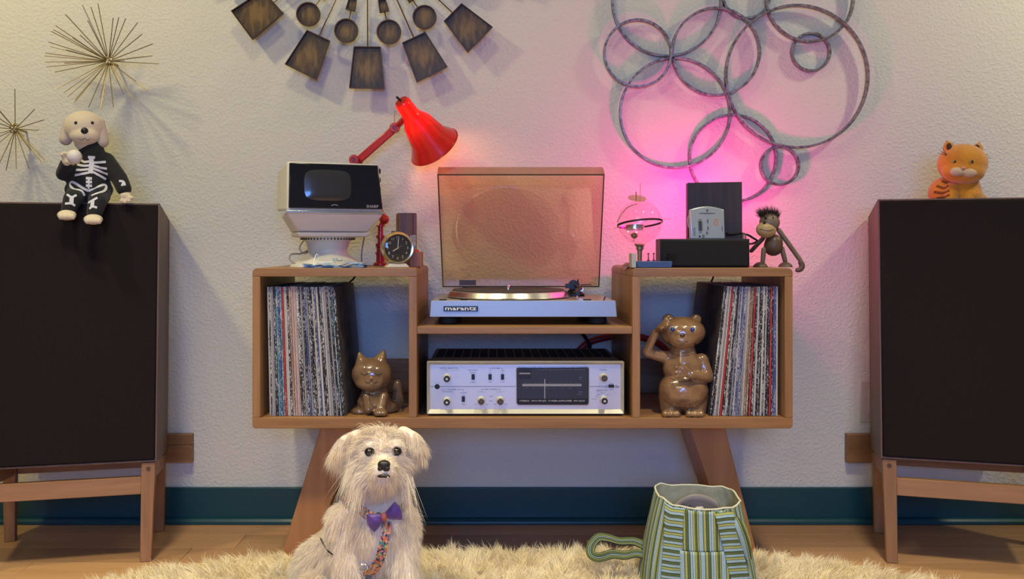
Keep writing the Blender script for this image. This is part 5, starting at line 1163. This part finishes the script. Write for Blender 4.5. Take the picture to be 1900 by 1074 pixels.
C(bm, (725, 762, YK+.05), 14, (738, 745, YK+.06), 13); C(bm, (738, 745, YK+.06), 13, (738, 712, YK+.07), 8); E(bm, 739, 764, YK+.03, 11, 16, 8)
for dx in (-7, 0, 7): E(bm, 706+dx, 768, YK-.066, 4, 5, 4.5, sub=2)
me = fuse(bm, .0030, 2); clampz(me); cb_ = tree(me); body = part('body', me, M_gl, t, world=True, angle=80)
for x, y in ((670, 668), (709, 664)): 
    bead('inner_ear', x, y, cb_, 5*kk2, M_gl2, t, sink=.7)
for x in (676, 702): decal(cb_, [(x-7, 692), (x, 696), (x+7, 692)], .0018, .0002, M_gd, t, 'eyelid_line', k=4)
bead('nose', 689, 701, cb_, 3.6*kk2, M_gl2, t); decal(cb_, [(678, 708), (684, 711), (689, 706), (694, 711), (700, 708)], .0015, .0002, M_gd, t, 'mouth_line', k=4)

# glazed ceramic bear in the right-hand cubby
YB = .062; kb_ = sc(YB); t = thing('ceramic_bear', 'glazed brown ceramic standing figurine with a hand raised to its head, right-hand cubby', 'figurine', P(1267, 775, YB))
bm = NB(); E(bm, 1266, 616, YB, 43, 38, 29); E(bm, 1266, 630, YB-.025, 26, 22, 17); C(bm, (1266, 640, YB), 22, (1267, 672, YB), 30); E(bm, 1268, 682, YB, 39, 30, 34); E(bm, 1268, 724, YB-.004, 47, 38, 38)
for x, s in ((1240, -1), (1291, 1)): E(bm, x, 592, YB+.004, 11, 7, 10)
for x in (1246, 1290): C(bm, (x, 735, YB), 25, (x, 758, YB), 21); E(bm, x-1, 768, YB-.025, 19, 26, 8)
for x in (1246, 1290):
    for dx in (-12, -1, 10): E(bm, x+dx, 768, YB-.055, 6, 8, 7, sub=2)
C(bm, (1240, 664, YB), 12, (1199, 654, YB-.005), 9); C(bm, (1199, 654, YB-.005), 9, (1216, 618, YB-.02), 7.5)
for i, (tx, ty) in enumerate(((1245, 592), (1250, 598), (1247, 604), (1236, 609))): C(bm, (1218, 614, YB-.022), 5, (tx-9, ty, YB-.042-.003*i), 3.6, 10)
C(bm, (1302, 668, YB-.005), 13, (1315, 700, YB-.02), 10); C(bm, (1315, 700, YB-.02), 10, (1282, 696, YB-.058), 7)
for tx, ty in ((1262, 673), (1254, 681), (1252, 691), (1255, 699)): C(bm, (1284, 694, YB-.058), 4.5, (tx, ty, YB-.060), 3.2, 10)
me = fuse(bm, .0026, 2); clampz(me); bb = tree(me); body = part('body', me, glaze('tan_glaze', (.29, .165, .085), (.19, .10, .05)), t, world=True, angle=80)
for x in (1248, 1285):
    bead('eye_white', x, 611, bb, 6.0*kb_, M_eye, t, sink=.6); bead('iris', x, 611, bb, 4.2*kb_, mat('blue_iris', (.02, .04, .22), .2, coat=.6) if 'blue_iris' not in bpy.data.materials else bpy.data.materials['blue_iris'], t, sink=-.25)
bead('nose', 1266, 622, bb, 5*kb_, M_gd, t, sink=.4); decal(bb, [(1256, 633), (1266, 636), (1276, 633)], .0016, .0002, M_gd, t, 'mouth_line', k=4)
for L in ([(1240, 700), (1262, 708), (1285, 706)], [(1232, 742), (1262, 757), (1300, 742)], [(1245, 655), (1267, 661), (1290, 655)]): decal(bb, L, .0014, .0001, M_gd, t, 'crease_line', k=4)

# ---------------------------------------------------------------- sheepskin rug
out = [(-.97, -.22), (-.90, -.12), (-.80, -.035), (-.66, .03), (-.50, .065), (-.30, .085), (-.10, .095), (.12, .093), (.34, .095), (.55, .085), (.72, .055), (.86, -.01), (.98, -.085), (1.08, -.19), (1.06, -.34), (.9, -.5), (.6, -.6), (.2, -.64), (-.2, -.62), (-.6, -.56), (-.88, -.42)]
op = [Vector((p[0], p[1], 0)) for p in smooth_path([Vector((x, y, 0)) for x, y in out+[out[0]]], 5)[:-1]]
t = thing('sheepskin_rug', 'long-haired cream sheepskin rug on the oak floor in front of the console', 'rug', (0.05, -.25, 0))
bm = NB(); cen = Vector((.05, -.22, .018)); N = len(op); R0 = [bm.verts.new((p.x, p.y, .0005)) for p in op]; rings_ = [R0]
for f, z in ((.985, .010), (.90, .017), (.7, .02), (.45, .02), (.2, .02)): rings_.append([bm.verts.new((cen.x+(p.x-cen.x)*f, cen.y+(p.y-cen.y)*f, z)) for p in op])
for a, b in zip(rings_, rings_[1:]):
    for i in range(N): bm.faces.new((a[i], a[(i+1) % N], b[(i+1) % N], b[i]))
bm.faces.new(rings_[-1]); bm.faces.new(R0[::-1])
M_hide = mat('sheep_hide', (.50, .40, .25), .9); bmesh.ops.recalc_face_normals(bm, faces=bm.faces); me = bpy.data.meshes.new('hide'); bm.to_mesh(me); bm.free()
def rugw(c, n): return np.where(c[:, 1] > -.30, 1.0, .10)*(n[:, 2] > -.2)
NR = 88000; p, nn = sample(me, NR, rugw)
part('hide', me, M_hide, t, world=True)
cell = .024; jx = np.random.rand(400, 400, 3)-.5
ix = np.floor(p[:, 0]/cell+.35*np.sin(p[:, 1]*60)).astype(int); iy = np.floor(p[:, 1]/cell+.35*np.sin(p[:, 0]*55)).astype(int)
jit = jx[ix % 400, iy % 400]; cc = np.stack([(ix+.5)*cell, (iy+.5)*cell, np.zeros(NR)], 1)
out_ = p-np.array([.05, -.28, 0]); out_[:, 2] = 0; rad = np.linalg.norm(out_*np.array([.62, 1.6, 0]), axis=1); out_ /= np.maximum(np.linalg.norm(out_, axis=1), 1e-4)[:, None]
edge = np.clip((rad-.42)/.2, 0, 1)[:, None]
dirs = np.array([0, 0, 1.0])+jit*1.5*np.array([1, 1, .2])+out_*(.15+.75*edge)+(cc-p)*np.array([14, 14, 0])
dirs /= np.linalg.norm(dirs, axis=1)[:, None]
Lr = np.random.uniform(.038, .062, NR)*(1+.3*jit[:, 2])
M_wool = hairmat('sheep_wool', (.98, .90, .70), (.90, .79, .54), 9, .4)
part('fleece', strands(p, nn, dirs, Lr, np.full(NR, .0016), np.array([0, 0, -.38]), .10, curl=.10), M_wool, t, world=True, smooth=False, kind='stuff')

# ---------------------------------------------------------------- seated dog
YD = -.27
t = thing('dog', 'small cream scruffy dog in a harness sitting on the sheepskin and facing the camera', 'dog', (P(690, 1074, YD).x, -.2, .02))
bm = NB()
E(bm, 706, 840, YD, 52, 50, 46, sub=4); E(bm, 706, 872, YD-.015, 47, 40, 38); E(bm, 711, 869, YD-.060, 25, 34, 21); E(bm, 711, 884, YD-.055, 18, 26, 14)
E(bm, 684, 826, YD-.030, 16, 16, 12); E(bm, 734, 826, YD-.030, 16, 16, 12)
C(bm, (704, 880, YD+.02), 44, (700, 950, YD+.035), 60); E(bm, 700, 985, YD+.02, 72, 66, 78, sub=4)
C(bm, (690, 985, YD+.06), 70, (655, 1060, YD+.17), 92, 24); E(bm, 602, 1068, YD+.16, 58, 80, 72, sub=4); E(bm, 728, 1080, YD+.17, 48, 70, 60)
C(bm, (646, 972, YD+.01), 42, (648, 1060, YD-.03), 29); C(bm, (648, 1060, YD-.03), 29, (652, 1105, YD-.035), 23)
C(bm, (742, 975, YD+.01), 36, (748, 1060, YD-.03), 25); C(bm, (748, 1060, YD-.03), 25, (750, 1105, YD-.035), 22)
def W(px, Y, z, r): return Vector((P(px, 1000, Y).x, Y, z))
ell(bm, W(652, YD-.05, .048, 0), (.031, .045, .022)); ell(bm, W(752, YD-.05, .048, 0), (.030, .045, .022))
ell(bm, W(585, YD+.05, .05, 0), (.034, .075, .026)); ell(bm, W(757, YD+.06, .05, 0), (.03, .07, .026))
dm = fuse(bm, .0062, 5)
dog_w = dm.copy(); dbvh = tree(dm)
M_skin = mat('dog_skin', (.80, .70, .60), .8)
dbody = part('body', dm, M_skin, t, world=True, angle=80)
bm = NB(); C(bm, (600, 1085, YD+.28), 20, (560, 1082, YD+.22), 15); C(bm, (560, 1082, YD+.22), 15, (512, 1078, YD+.16), 10); tail_me = fuse(bm, .006, 3); tail_w = tail_me.copy(); tail = part('tail', tail_me, M_skin, t, world=True, angle=80)
ears = []
for sgn, pts in ((-1, ((664, 808, YD+.01, 12), (640, 820, YD, 12), (631, 838, YD-.005, 8))), (1, ((748, 802, YD+.01, 12), (768, 813, YD, 12), (778, 836, YD-.005, 8)))):
    bm = NB()
    for a, b in zip(pts, pts[1:]): C(bm, a[:3], a[3], b[:3], b[3])
    em = fuse(bm, .004, 2); ew = em.copy(); e = part('ear', em, M_skin, t, world=True, angle=80); ears.append((sgn, e, ew))
# eyes, nose, mouth
kd = sc(YD)
c0 = Vector((0, -D0, ZC))
def hitd(px, py, Yref=YD-.05):
    d = (P(px, py, Yref)-c0).normalized(); h = dbvh.ray_cast(c0, d); return h[0], d
M_dogeye = mat('dog_eye', (.012, .007, .005), .06, coat=1.0); M_dognose = mat('dog_nose', (.018, .014, .014), .38, bump=.0006, bscale=500)
eyes = []
for px, py in ((686, 838), (736, 837)):
    h, d = hitd(px, py); eyes.append(h); bm = NB(); ell(bm, h+d*.0005, (.0082, .0078, .0074), sub=4); e = part('eye', bm, M_dogeye, dbody, world=True)
    bm = NB(); rr = [h-d*.002+Vector((.0092*math.cos(a), -.001, .0082*math.sin(a))) for a in np.linspace(0, 2*PI, 20, endpoint=False)]; tube(bm, rr, .0016, 6, closed=True); part('eyelid', bm, M_dognose, dbody, world=True)
h, d = hitd(712, 864); nose_c = h
bm = NB(); k_ = .00112; ell(bm, h+Vector((0, .003, .002)), (12*k_, 10*k_, 8.5*k_), sub=3); ell(bm, h+Vector((-6*k_, -.001, -5*k_)), (6*k_, 7*k_, 5*k_), sub=2); ell(bm, h+Vector((6*k_, -.001, -5*k_)), (6*k_, 7*k_, 5*k_), sub=2); ell(bm, h+Vector((0, 0, -8*k_)), (4*k_, 6*k_, 6*k_), sub=2)
part('nose', fuse(bm, .0014, 3), M_dognose, dbody, world=True, angle=80)
for s in (-1, 1): bm = NB(); ell(bm, h+Vector((s*4.6*k_, -.0092, -3.0*k_)), (2.0*k_, .0012, 2.0*k_), sub=2); part('nostril', bm, M_black, dbody, world=True)
hm, d = hitd(712, 882); mouth_c = hm
bm = NB(); tube(bm, [hm+Vector((x, -.003+abs(x)*.25, -.0010-abs(x)*.16+.0012)) for x in np.linspace(-.013, .013, 9)], [.001, .003, .0038, .0042, .0042, .0042, .0038, .003, .001], 10); part('mouth', bm, mat('dark_lip', (.02, .013, .014), .4), dbody, world=True)
bm = NB(); ell(bm, hm+Vector((.009, -.0065, -.002)), (.0012, .001, .0022), sub=2); part('tooth', bm, M_white, dbody, world=True)
# coat
strapL = [(627, 897), (640, 918), (660, 940), (682, 956), (700, 968)]; strapR = [(750, 922), (746, 938), (738, 950), (722, 962)]; strapV = [(716, 968), (714, 985), (710, 1010), (702, 1035), (690, 1052), (676, 1056)]
def pxof(p):
    d = D0+p[:, 1]; return np.stack([VPX+p[:, 0]*F/d, VPY-(p[:, 2]-ZC)*F/d], 1)
def segdist(q, L):
    best = np.full(len(q), 1e9)
    for a, b in zip(L, L[1:]):
        a = np.array(a, float); b = np.array(b, float); v = b-a; tt_ = np.clip(((q-a) @ v)/(v @ v), 0, 1); best = np.minimum(best, np.linalg.norm(q-(a+tt_[:, None]*v), axis=1))
    return best
def V(v): return np.array([v.x, v.y, v.z])
ND = 105000
ND = 98000
def dogw(c, n):
    head = c[:, 2] > .27; w = np.where(head, 2.0, 1.0)*np.where(n[:, 1] > .5, .35, 1.0)*(c[:, 2] > .05); return w
p, nn = sample(dog_w, ND, dogw)
NC = V(nose_c)
rv = p-NC; dist = np.linalg.norm(rv, axis=1); rvn = rv/dist[:, None]
headm = np.clip((p[:, 2]-.262)/.02, 0, 1)*np.clip((.0-p[:, 1])/.05, 0, 1)
g = np.array([0, 0, -1.0])
# head: comb away from the nose, falling over the cheeks
hd_ = rvn-nn*(rvn*nn).sum(1)[:, None]; hd_ /= np.maximum(np.linalg.norm(hd_, axis=1), 1e-3)[:, None]
hdir = nn*.45+hd_*.8+g*np.clip((dist-.03)/.05, 0, 1)[:, None]*.55
top = np.clip((p[:, 2]-.385)/.02, 0, 1)
hdir[:, 0] += np.sign(p[:, 0]-NC[0]+.004)*top*.7; hdir[:, 1] -= top*.35
gl = g-nn*(nn @ g)[:, None]; out2 = np.stack([p[:, 0]-NC[0]+.03, np.zeros(ND), np.zeros(ND)], 1)
bdir = nn*.32+gl*1.0+out2*1.2
dirs = hdir*headm[:, None]+bdir*(1-headm[:, None]); dirs /= np.linalg.norm(dirs, axis=1)[:, None]
Lh = np.interp(dist, [0, .022, .05, .08, .13], [.004, .009, .020, .031, .038])
# beard and side whiskers
low = np.clip((NC[2]-.018-p[:, 2])/.02, 0, 1)*headm; Lh = Lh+low*.006
side = np.clip((np.abs(p[:, 0]-NC[0])-.035)/.02, 0, 1)*np.clip((NC[2]+.02-p[:, 2])/.03, 0, 1)*headm; Lh = Lh+side*.012
Lb = .0155+.005*np.clip((p[:, 2]-.13)/.1, 0, 1)*(np.abs(p[:, 0]-NC[0]) < .06)+.005*(p[:, 2] < .12)
Lh = np.where(p[:, 2] < NC[2]-.028, np.minimum(Lh, .026), Lh)
L_ = (Lh*headm+Lb*(1-headm))*np.random.uniform(.6, 1.15, ND)
# clumps
cs = .013; hsh = (np.floor(p[:, 0]/cs).astype(int)*73856093 ^ np.floor(p[:, 1]/cs).astype(int)*19349663 ^ np.floor(p[:, 2]/cs).astype(int)*83492791) % 5000
jt = np.random.normal(size=(5000, 3))*.20; dirs = dirs+jt[hsh]; dirs /= np.linalg.norm(dirs, axis=1)[:, None]
q = pxof(p); keep = np.ones(ND, bool)
for e in eyes: de = np.linalg.norm(p-V(e), axis=1); keep &= de > .0100; L_ = np.where((de < .026), np.minimum(L_, .008), L_)
keep &= np.linalg.norm(p-NC, axis=1) > .0145
md = np.abs(p-V(mouth_c)); keep &= ~((md[:, 0] < .014) & (md[:, 2] < .0055) & (md[:, 1] < .02))
nb = (np.abs(p[:, 0]-NC[0]) < .02) & (p[:, 2] > NC[2]-.012) & (dist < .045); L_ = np.where(nb, np.minimum(L_, .010), L_)
mo = (np.abs(p[:, 0]-V(mouth_c)[0]) < .016) & (p[:, 2] > V(mouth_c)[2]-.002) & (p[:, 2] < V(mouth_c)[2]+.02) & (dist < .04); L_ = np.where(mo, np.minimum(L_, .005), L_)
front = nn[:, 1] < .1
for S_, ww in ((strapL, 9), (strapR, 8), (strapV, 9)):
    sd = segdist(q, S_); L_ = np.where(front & (sd < ww+2) & (headm < .5), L_*.25, L_)
    sdu = segdist(q+np.array([0, 14]), S_); L_ = np.where(front & (sdu < ww+4) & (headm < .5), L_*.55, L_)
tipq = pxof(p+dirs*L_[:, None]+np.array([0, 0, -.3])*L_[:, None]); bowd = segdist(tipq, [(694, 966), (716, 957), (742, 944)])
md_ = np.minimum(np.minimum(segdist(tipq, strapL), segdist(tipq, strapR)), segdist(tipq, strapV))
L_ = np.where(front & (bowd < 22), L_*.4, L_); L_ = np.where(front & (md_ < 14), L_*.4, L_)
p, nn, dirs, L_ = p[keep], nn[keep], dirs[keep], L_[keep]; n_ = len(p)
M_fur = hairmat('dog_coat', (.97, .91, .80), (.90, .80, .66), 7, .42)
part('coat', strands(p, nn, dirs, L_, np.full(n_, .0009), np.array([0, 0, -.42]), .13, curl=.16), M_fur, dbody, world=True, smooth=False, kind='stuff')
p, nn = sample(tail_w, 5000); d_ = nn*.5+np.array([-.8, -.1, .05]); d_ /= np.linalg.norm(d_, axis=1)[:, None]
part('coat', strands(p, nn, d_, np.random.uniform(.015, .032, 5000), np.full(5000, .0009), np.array([0, 0, -.2]), .2), hairmat('tail_coat', (.62, .56, .52), (.45, .40, .38), 20), tail, world=True, smooth=False, kind='stuff')
M_earfur = hairmat('ear_coat', (.96, .88, .75), (.84, .71, .56), 12, .42)
for sgn, e, ew in ears:
    n_ = 9000; p, nn = sample(ew, n_); tt_ = np.clip(np.abs(p[:, 0]-V(P(708, 830, YD))[0])/.10, 0, 1)
    d_ = nn*.28+np.stack([np.full(n_, sgn*.62), np.full(n_, -.05), -.75*np.ones(n_)], 1); 
    hs2 = (np.floor(p[:, 0]/.009).astype(int)*73856093 ^ np.floor(p[:, 2]/.009).astype(int)*83492791) % 5000; d_ = d_+jt[hs2]*1.0
    d_ /= np.linalg.norm(d_, axis=1)[:, None]
    part('coat', strands(p, nn, d_, np.random.uniform(.014, .048 if sgn < 0 else .034, n_)*(.45+.55*tt_), np.full(n_, .0009), np.array([-sgn*.28, 0, -.45]), .11, curl=.12), M_earfur, e, world=True, smooth=False, kind='stuff')
# long loose whiskers and topknot strands
def wisp(px, py, n, L, d, spread, par=dbody):
    h, dd = hitd(px, py)
    if h is None: return
    b0 = V(h)+np.random.normal(size=(n, 3))*np.array([.008, .004, .006]); d = np.array(d, float); d /= np.linalg.norm(d)
    part('loose_hair', strands(b0, None, np.tile(d, (n, 1)), np.random.uniform(.6, 1.1, n)*L, np.full(n, .0010), np.array([0, 0, -.75]), spread, segs=4, curl=.12), M_fur, par, world=True, smooth=False, kind='stuff')
wisp(690, 802, 200, .040, (-.6, -.5, .75), .22); wisp(718, 802, 200, .040, (.4, -.5, .85), .25); wisp(704, 800, 120, .032, (0, -.2, 1), .3)
wisp(670, 885, 200, .060, (-.25, -.35, -.8), .14); wisp(748, 885, 200, .060, (.30, -.35, -.8), .14)
wisp(664, 860, 160, .060, (-.5, -.3, -.6), .16); wisp(756, 862, 160, .060, (.6, -.3, -.6), .16)
# harness
def strap_mat():
    m = bpy.data.materials.new('woven_pattern'); m.use_nodes = True; nt = m.node_tree; b = nt.nodes['Principled BSDF']; b.inputs['Roughness'].default_value = .8
    tc = nt.nodes.new('ShaderNodeTexCoord'); mp = nt.nodes.new('ShaderNodeMapping'); mp.inputs['Scale'].default_value = (190, 150, 1); nt.links.new(tc.outputs['UV'], mp.inputs[0])
    v = nt.nodes.new('ShaderNodeTexVoronoi'); v.inputs['Scale'].default_value = 1.5; v.distance = 'CHEBYCHEV'; nt.links.new(mp.outputs[0], v.inputs['Vector'])
    s = nt.nodes.new('ShaderNodeSeparateColor'); nt.links.new(v.outputs['Color'], s.inputs[0]); r = nt.nodes.new('ShaderNodeValToRGB'); r.color_ramp.interpolation = 'CONSTANT'; e = r.color_ramp.elements
    cs_ = [(0, (.50, .10, .06)), (.18, (.06, .20, .20)), (.36, (.55, .26, .10)), (.5, (.02, .02, .07)), (.64, (.50, .20, .22)), (.76, (.45, .38, .12)), (.88, (.10, .06, .16))]
    e[0].position = 0; e[0].color = (*cs_[0][1], 1); e[1].position = cs_[1][0]; e[1].color = (*cs_[1][1], 1)
    for p_, c_ in cs_[2:]: k = e.new(p_); k.color = (*c_, 1)
    nt.links.new(s.outputs[0], r.inputs[0]); nt.links.new(r.outputs[0], b.inputs['Base Color']); return m
M_strap = strap_mat()
har = thing('dog_harness', 'colourful patterned dog harness with a purple bow tie, worn by the dog', 'harness', P(712, 1000, YD-.06))
for L, w_ in ((strapL, 17), (strapR, 14), (strapV, 17)): decal(dbvh, L, w_*kd, .0125, M_strap, har, 'strap', Yref=YD-.05, k=6, thick=.0016)
for L in ([(592, 948), (590, 957), (594, 964)], [(600, 1000), (612, 1018), (622, 1028)]): decal(dbvh, L, .0025, .007, M_blackmat, har, 'side_strap', Yref=YD, k=4, thick=.0016)
h, d = hitd(702, 958); bm = NB(); ell(bm, h-d*.009, (.008, .004, .009), sub=2); part('buckle', bm, M_black, har, world=True)
h, d = hitd(674, 1053); bm = NB(); tube(bm, [h-d*.012+Vector((.009*math.cos(a), 0, .007*math.sin(a))) for a in np.linspace(0, 2*PI, 20, endpoint=False)], .0016, 8, closed=True); part('metal_ring', bm, M_chrome, har, world=True)
h, d = hitd(713, 958); bc = h-d*.020; M_bow = mat('purple_satin', (.070, .022, .20), .45, bump=.0006, bscale=120, sheen=.4)
tilt = Matrix.Rotation(math.radians(-24), 4, 'Y')
for s in (-1, 1):
    bm = NB(); G = []
    for i in range(13):
        u_ = i/12; row = []; hw = (.0065+.0135*u_**.8); x = s*(.004+.031*u_)
        for j in range(16):
            a = 2*PI*j/16; puff = .0075*math.sin(PI*min(1, u_*1.02))**.6+.0015
            row.append(bc+(tilt @ Vector((x+s*.003*math.cos(2*a)*u_, -.001+puff*math.cos(a)*(1+.15*math.sin(5*a+i)), hw*math.sin(a)*(1+.06*math.sin(7*a))))))
        G.append(row)
    Vv = gridsurf(bm, G, closed=True); bm.faces.new(Vv[0]); bm.faces.new(Vv[-1]); part('bow_wing', bm, M_bow, har, world=True, angle=70, label='purple bow wing')
bm = NB(); ell(bm, bc+Vector((0, -.003, 0)), (.0065, .0075, .0095), sub=3); part('bow_knot', bm, mat('orange_knot', (.45, .10, .04), .7, col2=(.10, .05, .12), vscale=160), har, world=True, label='orange patterned bow knot')

# ---------------------------------------------------------------- striped bag
LB_, GR_, DG_, YG_ = (.30, .43, .50), (.10, .13, .035), (.018, .04, .038), (.36, .38, .11)
M_str = stripes('bag_vertical_stripes', [(0, LB_), (.20, DG_), (.235, YG_), (.34, DG_), (.375, GR_), (.46, DG_), (.50, LB_), (.60, DG_), (.62, (.40, .52, .56)), (.70, DG_), (.72, YG_), (.80, GR_), (.88, DG_), (.92, YG_), (.97, DG_)], .046, 0)
M_strH = stripes('bag_cross_stripes', [(0, LB_), (.22, DG_), (.26, YG_), (.42, GR_), (.46, DG_), (.50, LB_), (.70, DG_), (.74, GR_), (.92, DG_)], .026, 1)
M_lin = mat('bag_lining', (.50, .48, .33), .85, col2=(.34, .33, .22), vscale=30)
nt = M_lin.node_tree; bX, bY = P(1293, 0, -.13).x, -.13
bag = thing('striped_bag', 'green, blue and yellow striped fabric bag standing open on the sheepskin', 'bag', (bX, bY, .03))
NS = 72; HZ = .215
def bagp(a, f, off=0):
    """a: angle (0 right, -pi/2 front), f: 0 base .. 1 rim"""
    hwb = (P(1400, 0, bY).x-P(1187, 0, bY).x)/2; hwt = (P(1371, 0, bY).x-P(1219, 0, bY).x)/2
    w_ = hwb+(hwt-hwb)*(f**1.35)-off; dd = (.092+(.072-.092)*f)-off; e_ = .62
    ca, sa = math.cos(a), math.sin(a); x = math.copysign(abs(ca)**e_, ca)*w_; y = math.copysign(abs(sa)**e_, sa)*dd
    rim = .184+.016*max(0, sa)**.8+.010*abs(ca)**3+(.010 if ca < 0 else 0)*abs(ca)
    z = .028+(rim)*f+.0015*math.sin(9*a)*f
    wr = .0028*math.sin(7*a+4*f)+.0018*math.sin(17*a-6*f)
    return Vector((bX+x*(1+wr*3)+.006*f*(1-f)*math.sin(a*3), bY+y*(1+wr*5), z))
def bagshell(off, m, name, f0=0.0, uvs=1):
    bm = NB(); G, U = [], []
    fs = [i/14 for i in range(15)]
    for f in fs:
        G.append([bagp(2*PI*j/NS, f, off) for j in range(NS)]); U.append([((j/NS)*.66, f*.22) for j in range(NS+1)])
    Vv = gridsurf(bm, G, U, closed=True); bm.faces.new(Vv[0]); return part(name, bm, m, bag, world=True, angle=80)
bagshell(0, M_str, 'body'); bagshell(.0035, M_lin, 'lining')
bm = NB(); r1 = [bagp(2*PI*j/NS, 1, .0015)+Vector((0, 0, .0008)) for j in range(NS)]; tube(bm, r1, .0022, 8, closed=True); part('rim_piping', bm, mat('cream_piping', (.55, .54, .42), .8), bag, world=True)
# front panel pieces follow the bag's front surface
def frontpatch(x0, x1, f0, f1, m, name, off, shear=0.0, nx=16, nf=12):
    """x0..x1 in photo px at the base; on the front surface between heights f0..f1"""
    def at(px, f):
        lo, hi = -PI+.02, -.02; X = (px-VPX)*(D0+bY-.09)/F
        for _ in range(30):
            m_ = (lo+hi)/2
            if bagp(m_, f).x < X: lo = m_
            else: hi = m_
        q = bagp((lo+hi)/2, f); n_ = (q-Vector((bX, bY, q.z))); n_ = Vector((n_.x*.3, n_.y, 0)).normalized(); return q+n_*off
    G, U = [], []
    for i in range(nf+1):
        f = f0+(f1-f0)*i/nf; G.append([at(x0+(x1-x0)*j/nx+shear*(f-f0)/(f1-f0), f) for j in range(nx+1)]); U.append([(j/nx*(x1-x0)*.00121, f*.2) for j in range(nx+1)])
    bm = NB(); gridsurf(bm, G, U); o = part(name, bm, m, bag, world=True, angle=80); s_ = o.modifiers.new('solid', 'SOLIDIFY'); s_.thickness = .0014; return o
frontpatch(1263, 1356, 0.02, .52, M_str, 'pocket', .0050)
frontpatch(1261, 1352, .50, .985, M_str, 'upper_panel', .0022)
frontpatch(1227, 1260, 0.0, .99, M_strH, 'handle_band', .0045, shear=13)
frontpatch(1362, 1398, 0.0, .97, M_strH, 'handle_band', .0065, shear=-34)
q = [bagp(a, .98)+Vector((0, -.012, 0)) for a in np.linspace(-1.15, -1.75, 3)]
bm = NB(); 
# folded handle fabric falling at the right of the front
ribbon(smooth_path([bagp(-.95, .90)+Vector((0, -.008, 0)), bagp(-.98, .80)+Vector((.006, -.012, 0)), bagp(-.86, .62)+Vector((.004, -.012, 0)), bagp(-.72, .40)+Vector((0, -.010, 0))], 6), [Vector((-.3, -1, .1))]*19, [.010+.016*math.sin(PI*i/18) for i in range(19)], .003, M_str, bag, 'folded_handle')
bm.free()
# handle loop lying out on the rug at the left
lp = smooth_path([P(1197, 1012, -.10), P(1176, 1004, -.085), P(1150, 1004, -.075), P(1128, 998, -.06), P(1110, 997, -.06), P(1097, 1012, -.07), P(1097, 1028, -.09), P(1112, 1034, -.11), P(1135, 1028, -.12), P(1160, 1030, -.12), P(1180, 1026, -.125), P(1198, 1030, -.125)], 5)
ribbon(lp, [Vector((.15*math.sin(i*.2), -.75, .65+.3*math.sin(i*.15))) for i in range(len(lp))], .021, .003, stripes('handle_stripes', [(0, LB_), (.12, DG_), (.3, YG_), (.42, DG_), (.55, GR_), (.8, DG_)], .012, 0), bag, 'handle_loop')
# contents
M_gc = mat('grey_moulded', (.17, .15, .155), .5)
bm = NB(); G = []; hc_ = Vector((P(1290, 0, bY+.015).x, bY+.020, 0))
for i in range(9):
    v_ = i/8; row = []
    for j in range(25):
        a = PI*(j/24)
        top_ = .184+.034*math.sin(a*.5+.35)**.5*math.sin(a)**.3; z = .10+(top_-.10)*v_
        row.append(Vector((hc_.x-.043+.016*v_*0+(j/24)*.112-.010, hc_.y+.030*math.sin(a)-.004, z)))
    G.append(row)
gridsurf(bm, G); o = part('grey_curved_tray', bm, M_gc, angle=80); s_ = o.modifiers.new('solid', 'SOLIDIFY'); s_.thickness = .0045; s_.offset = 0; recenter(o); tag(o, 'curved grey plastic shell sticking up inside the open striped bag', 'container')
bm = NB(); cap(bm, P(1294, 945, bY-.045), .006, P(1302, 943, bY-.035), .0045); o = part('white_pouch', bm, mat('grubby_white', (.45, .44, .42), .8)); recenter(o); tag(o, 'small white bit of cloth showing at the front inside the striped bag', 'cloth')
bm = NB(); G = [[P(1246+i*4, 948-j*3+2*math.sin(i*1.3+j), bY-.035+.012*j) for i in range(10)] for j in range(5)]; gridsurf(bm, G); o = part('blue_cloth', bm, mat('navy_cloth', (.03, .035, .10), .9)); s_ = o.modifiers.new('solid', 'SOLIDIFY'); s_.thickness = .002; recenter(o); tag(o, 'crumpled navy cloth lying inside the striped bag in front of the grey shell', 'cloth')
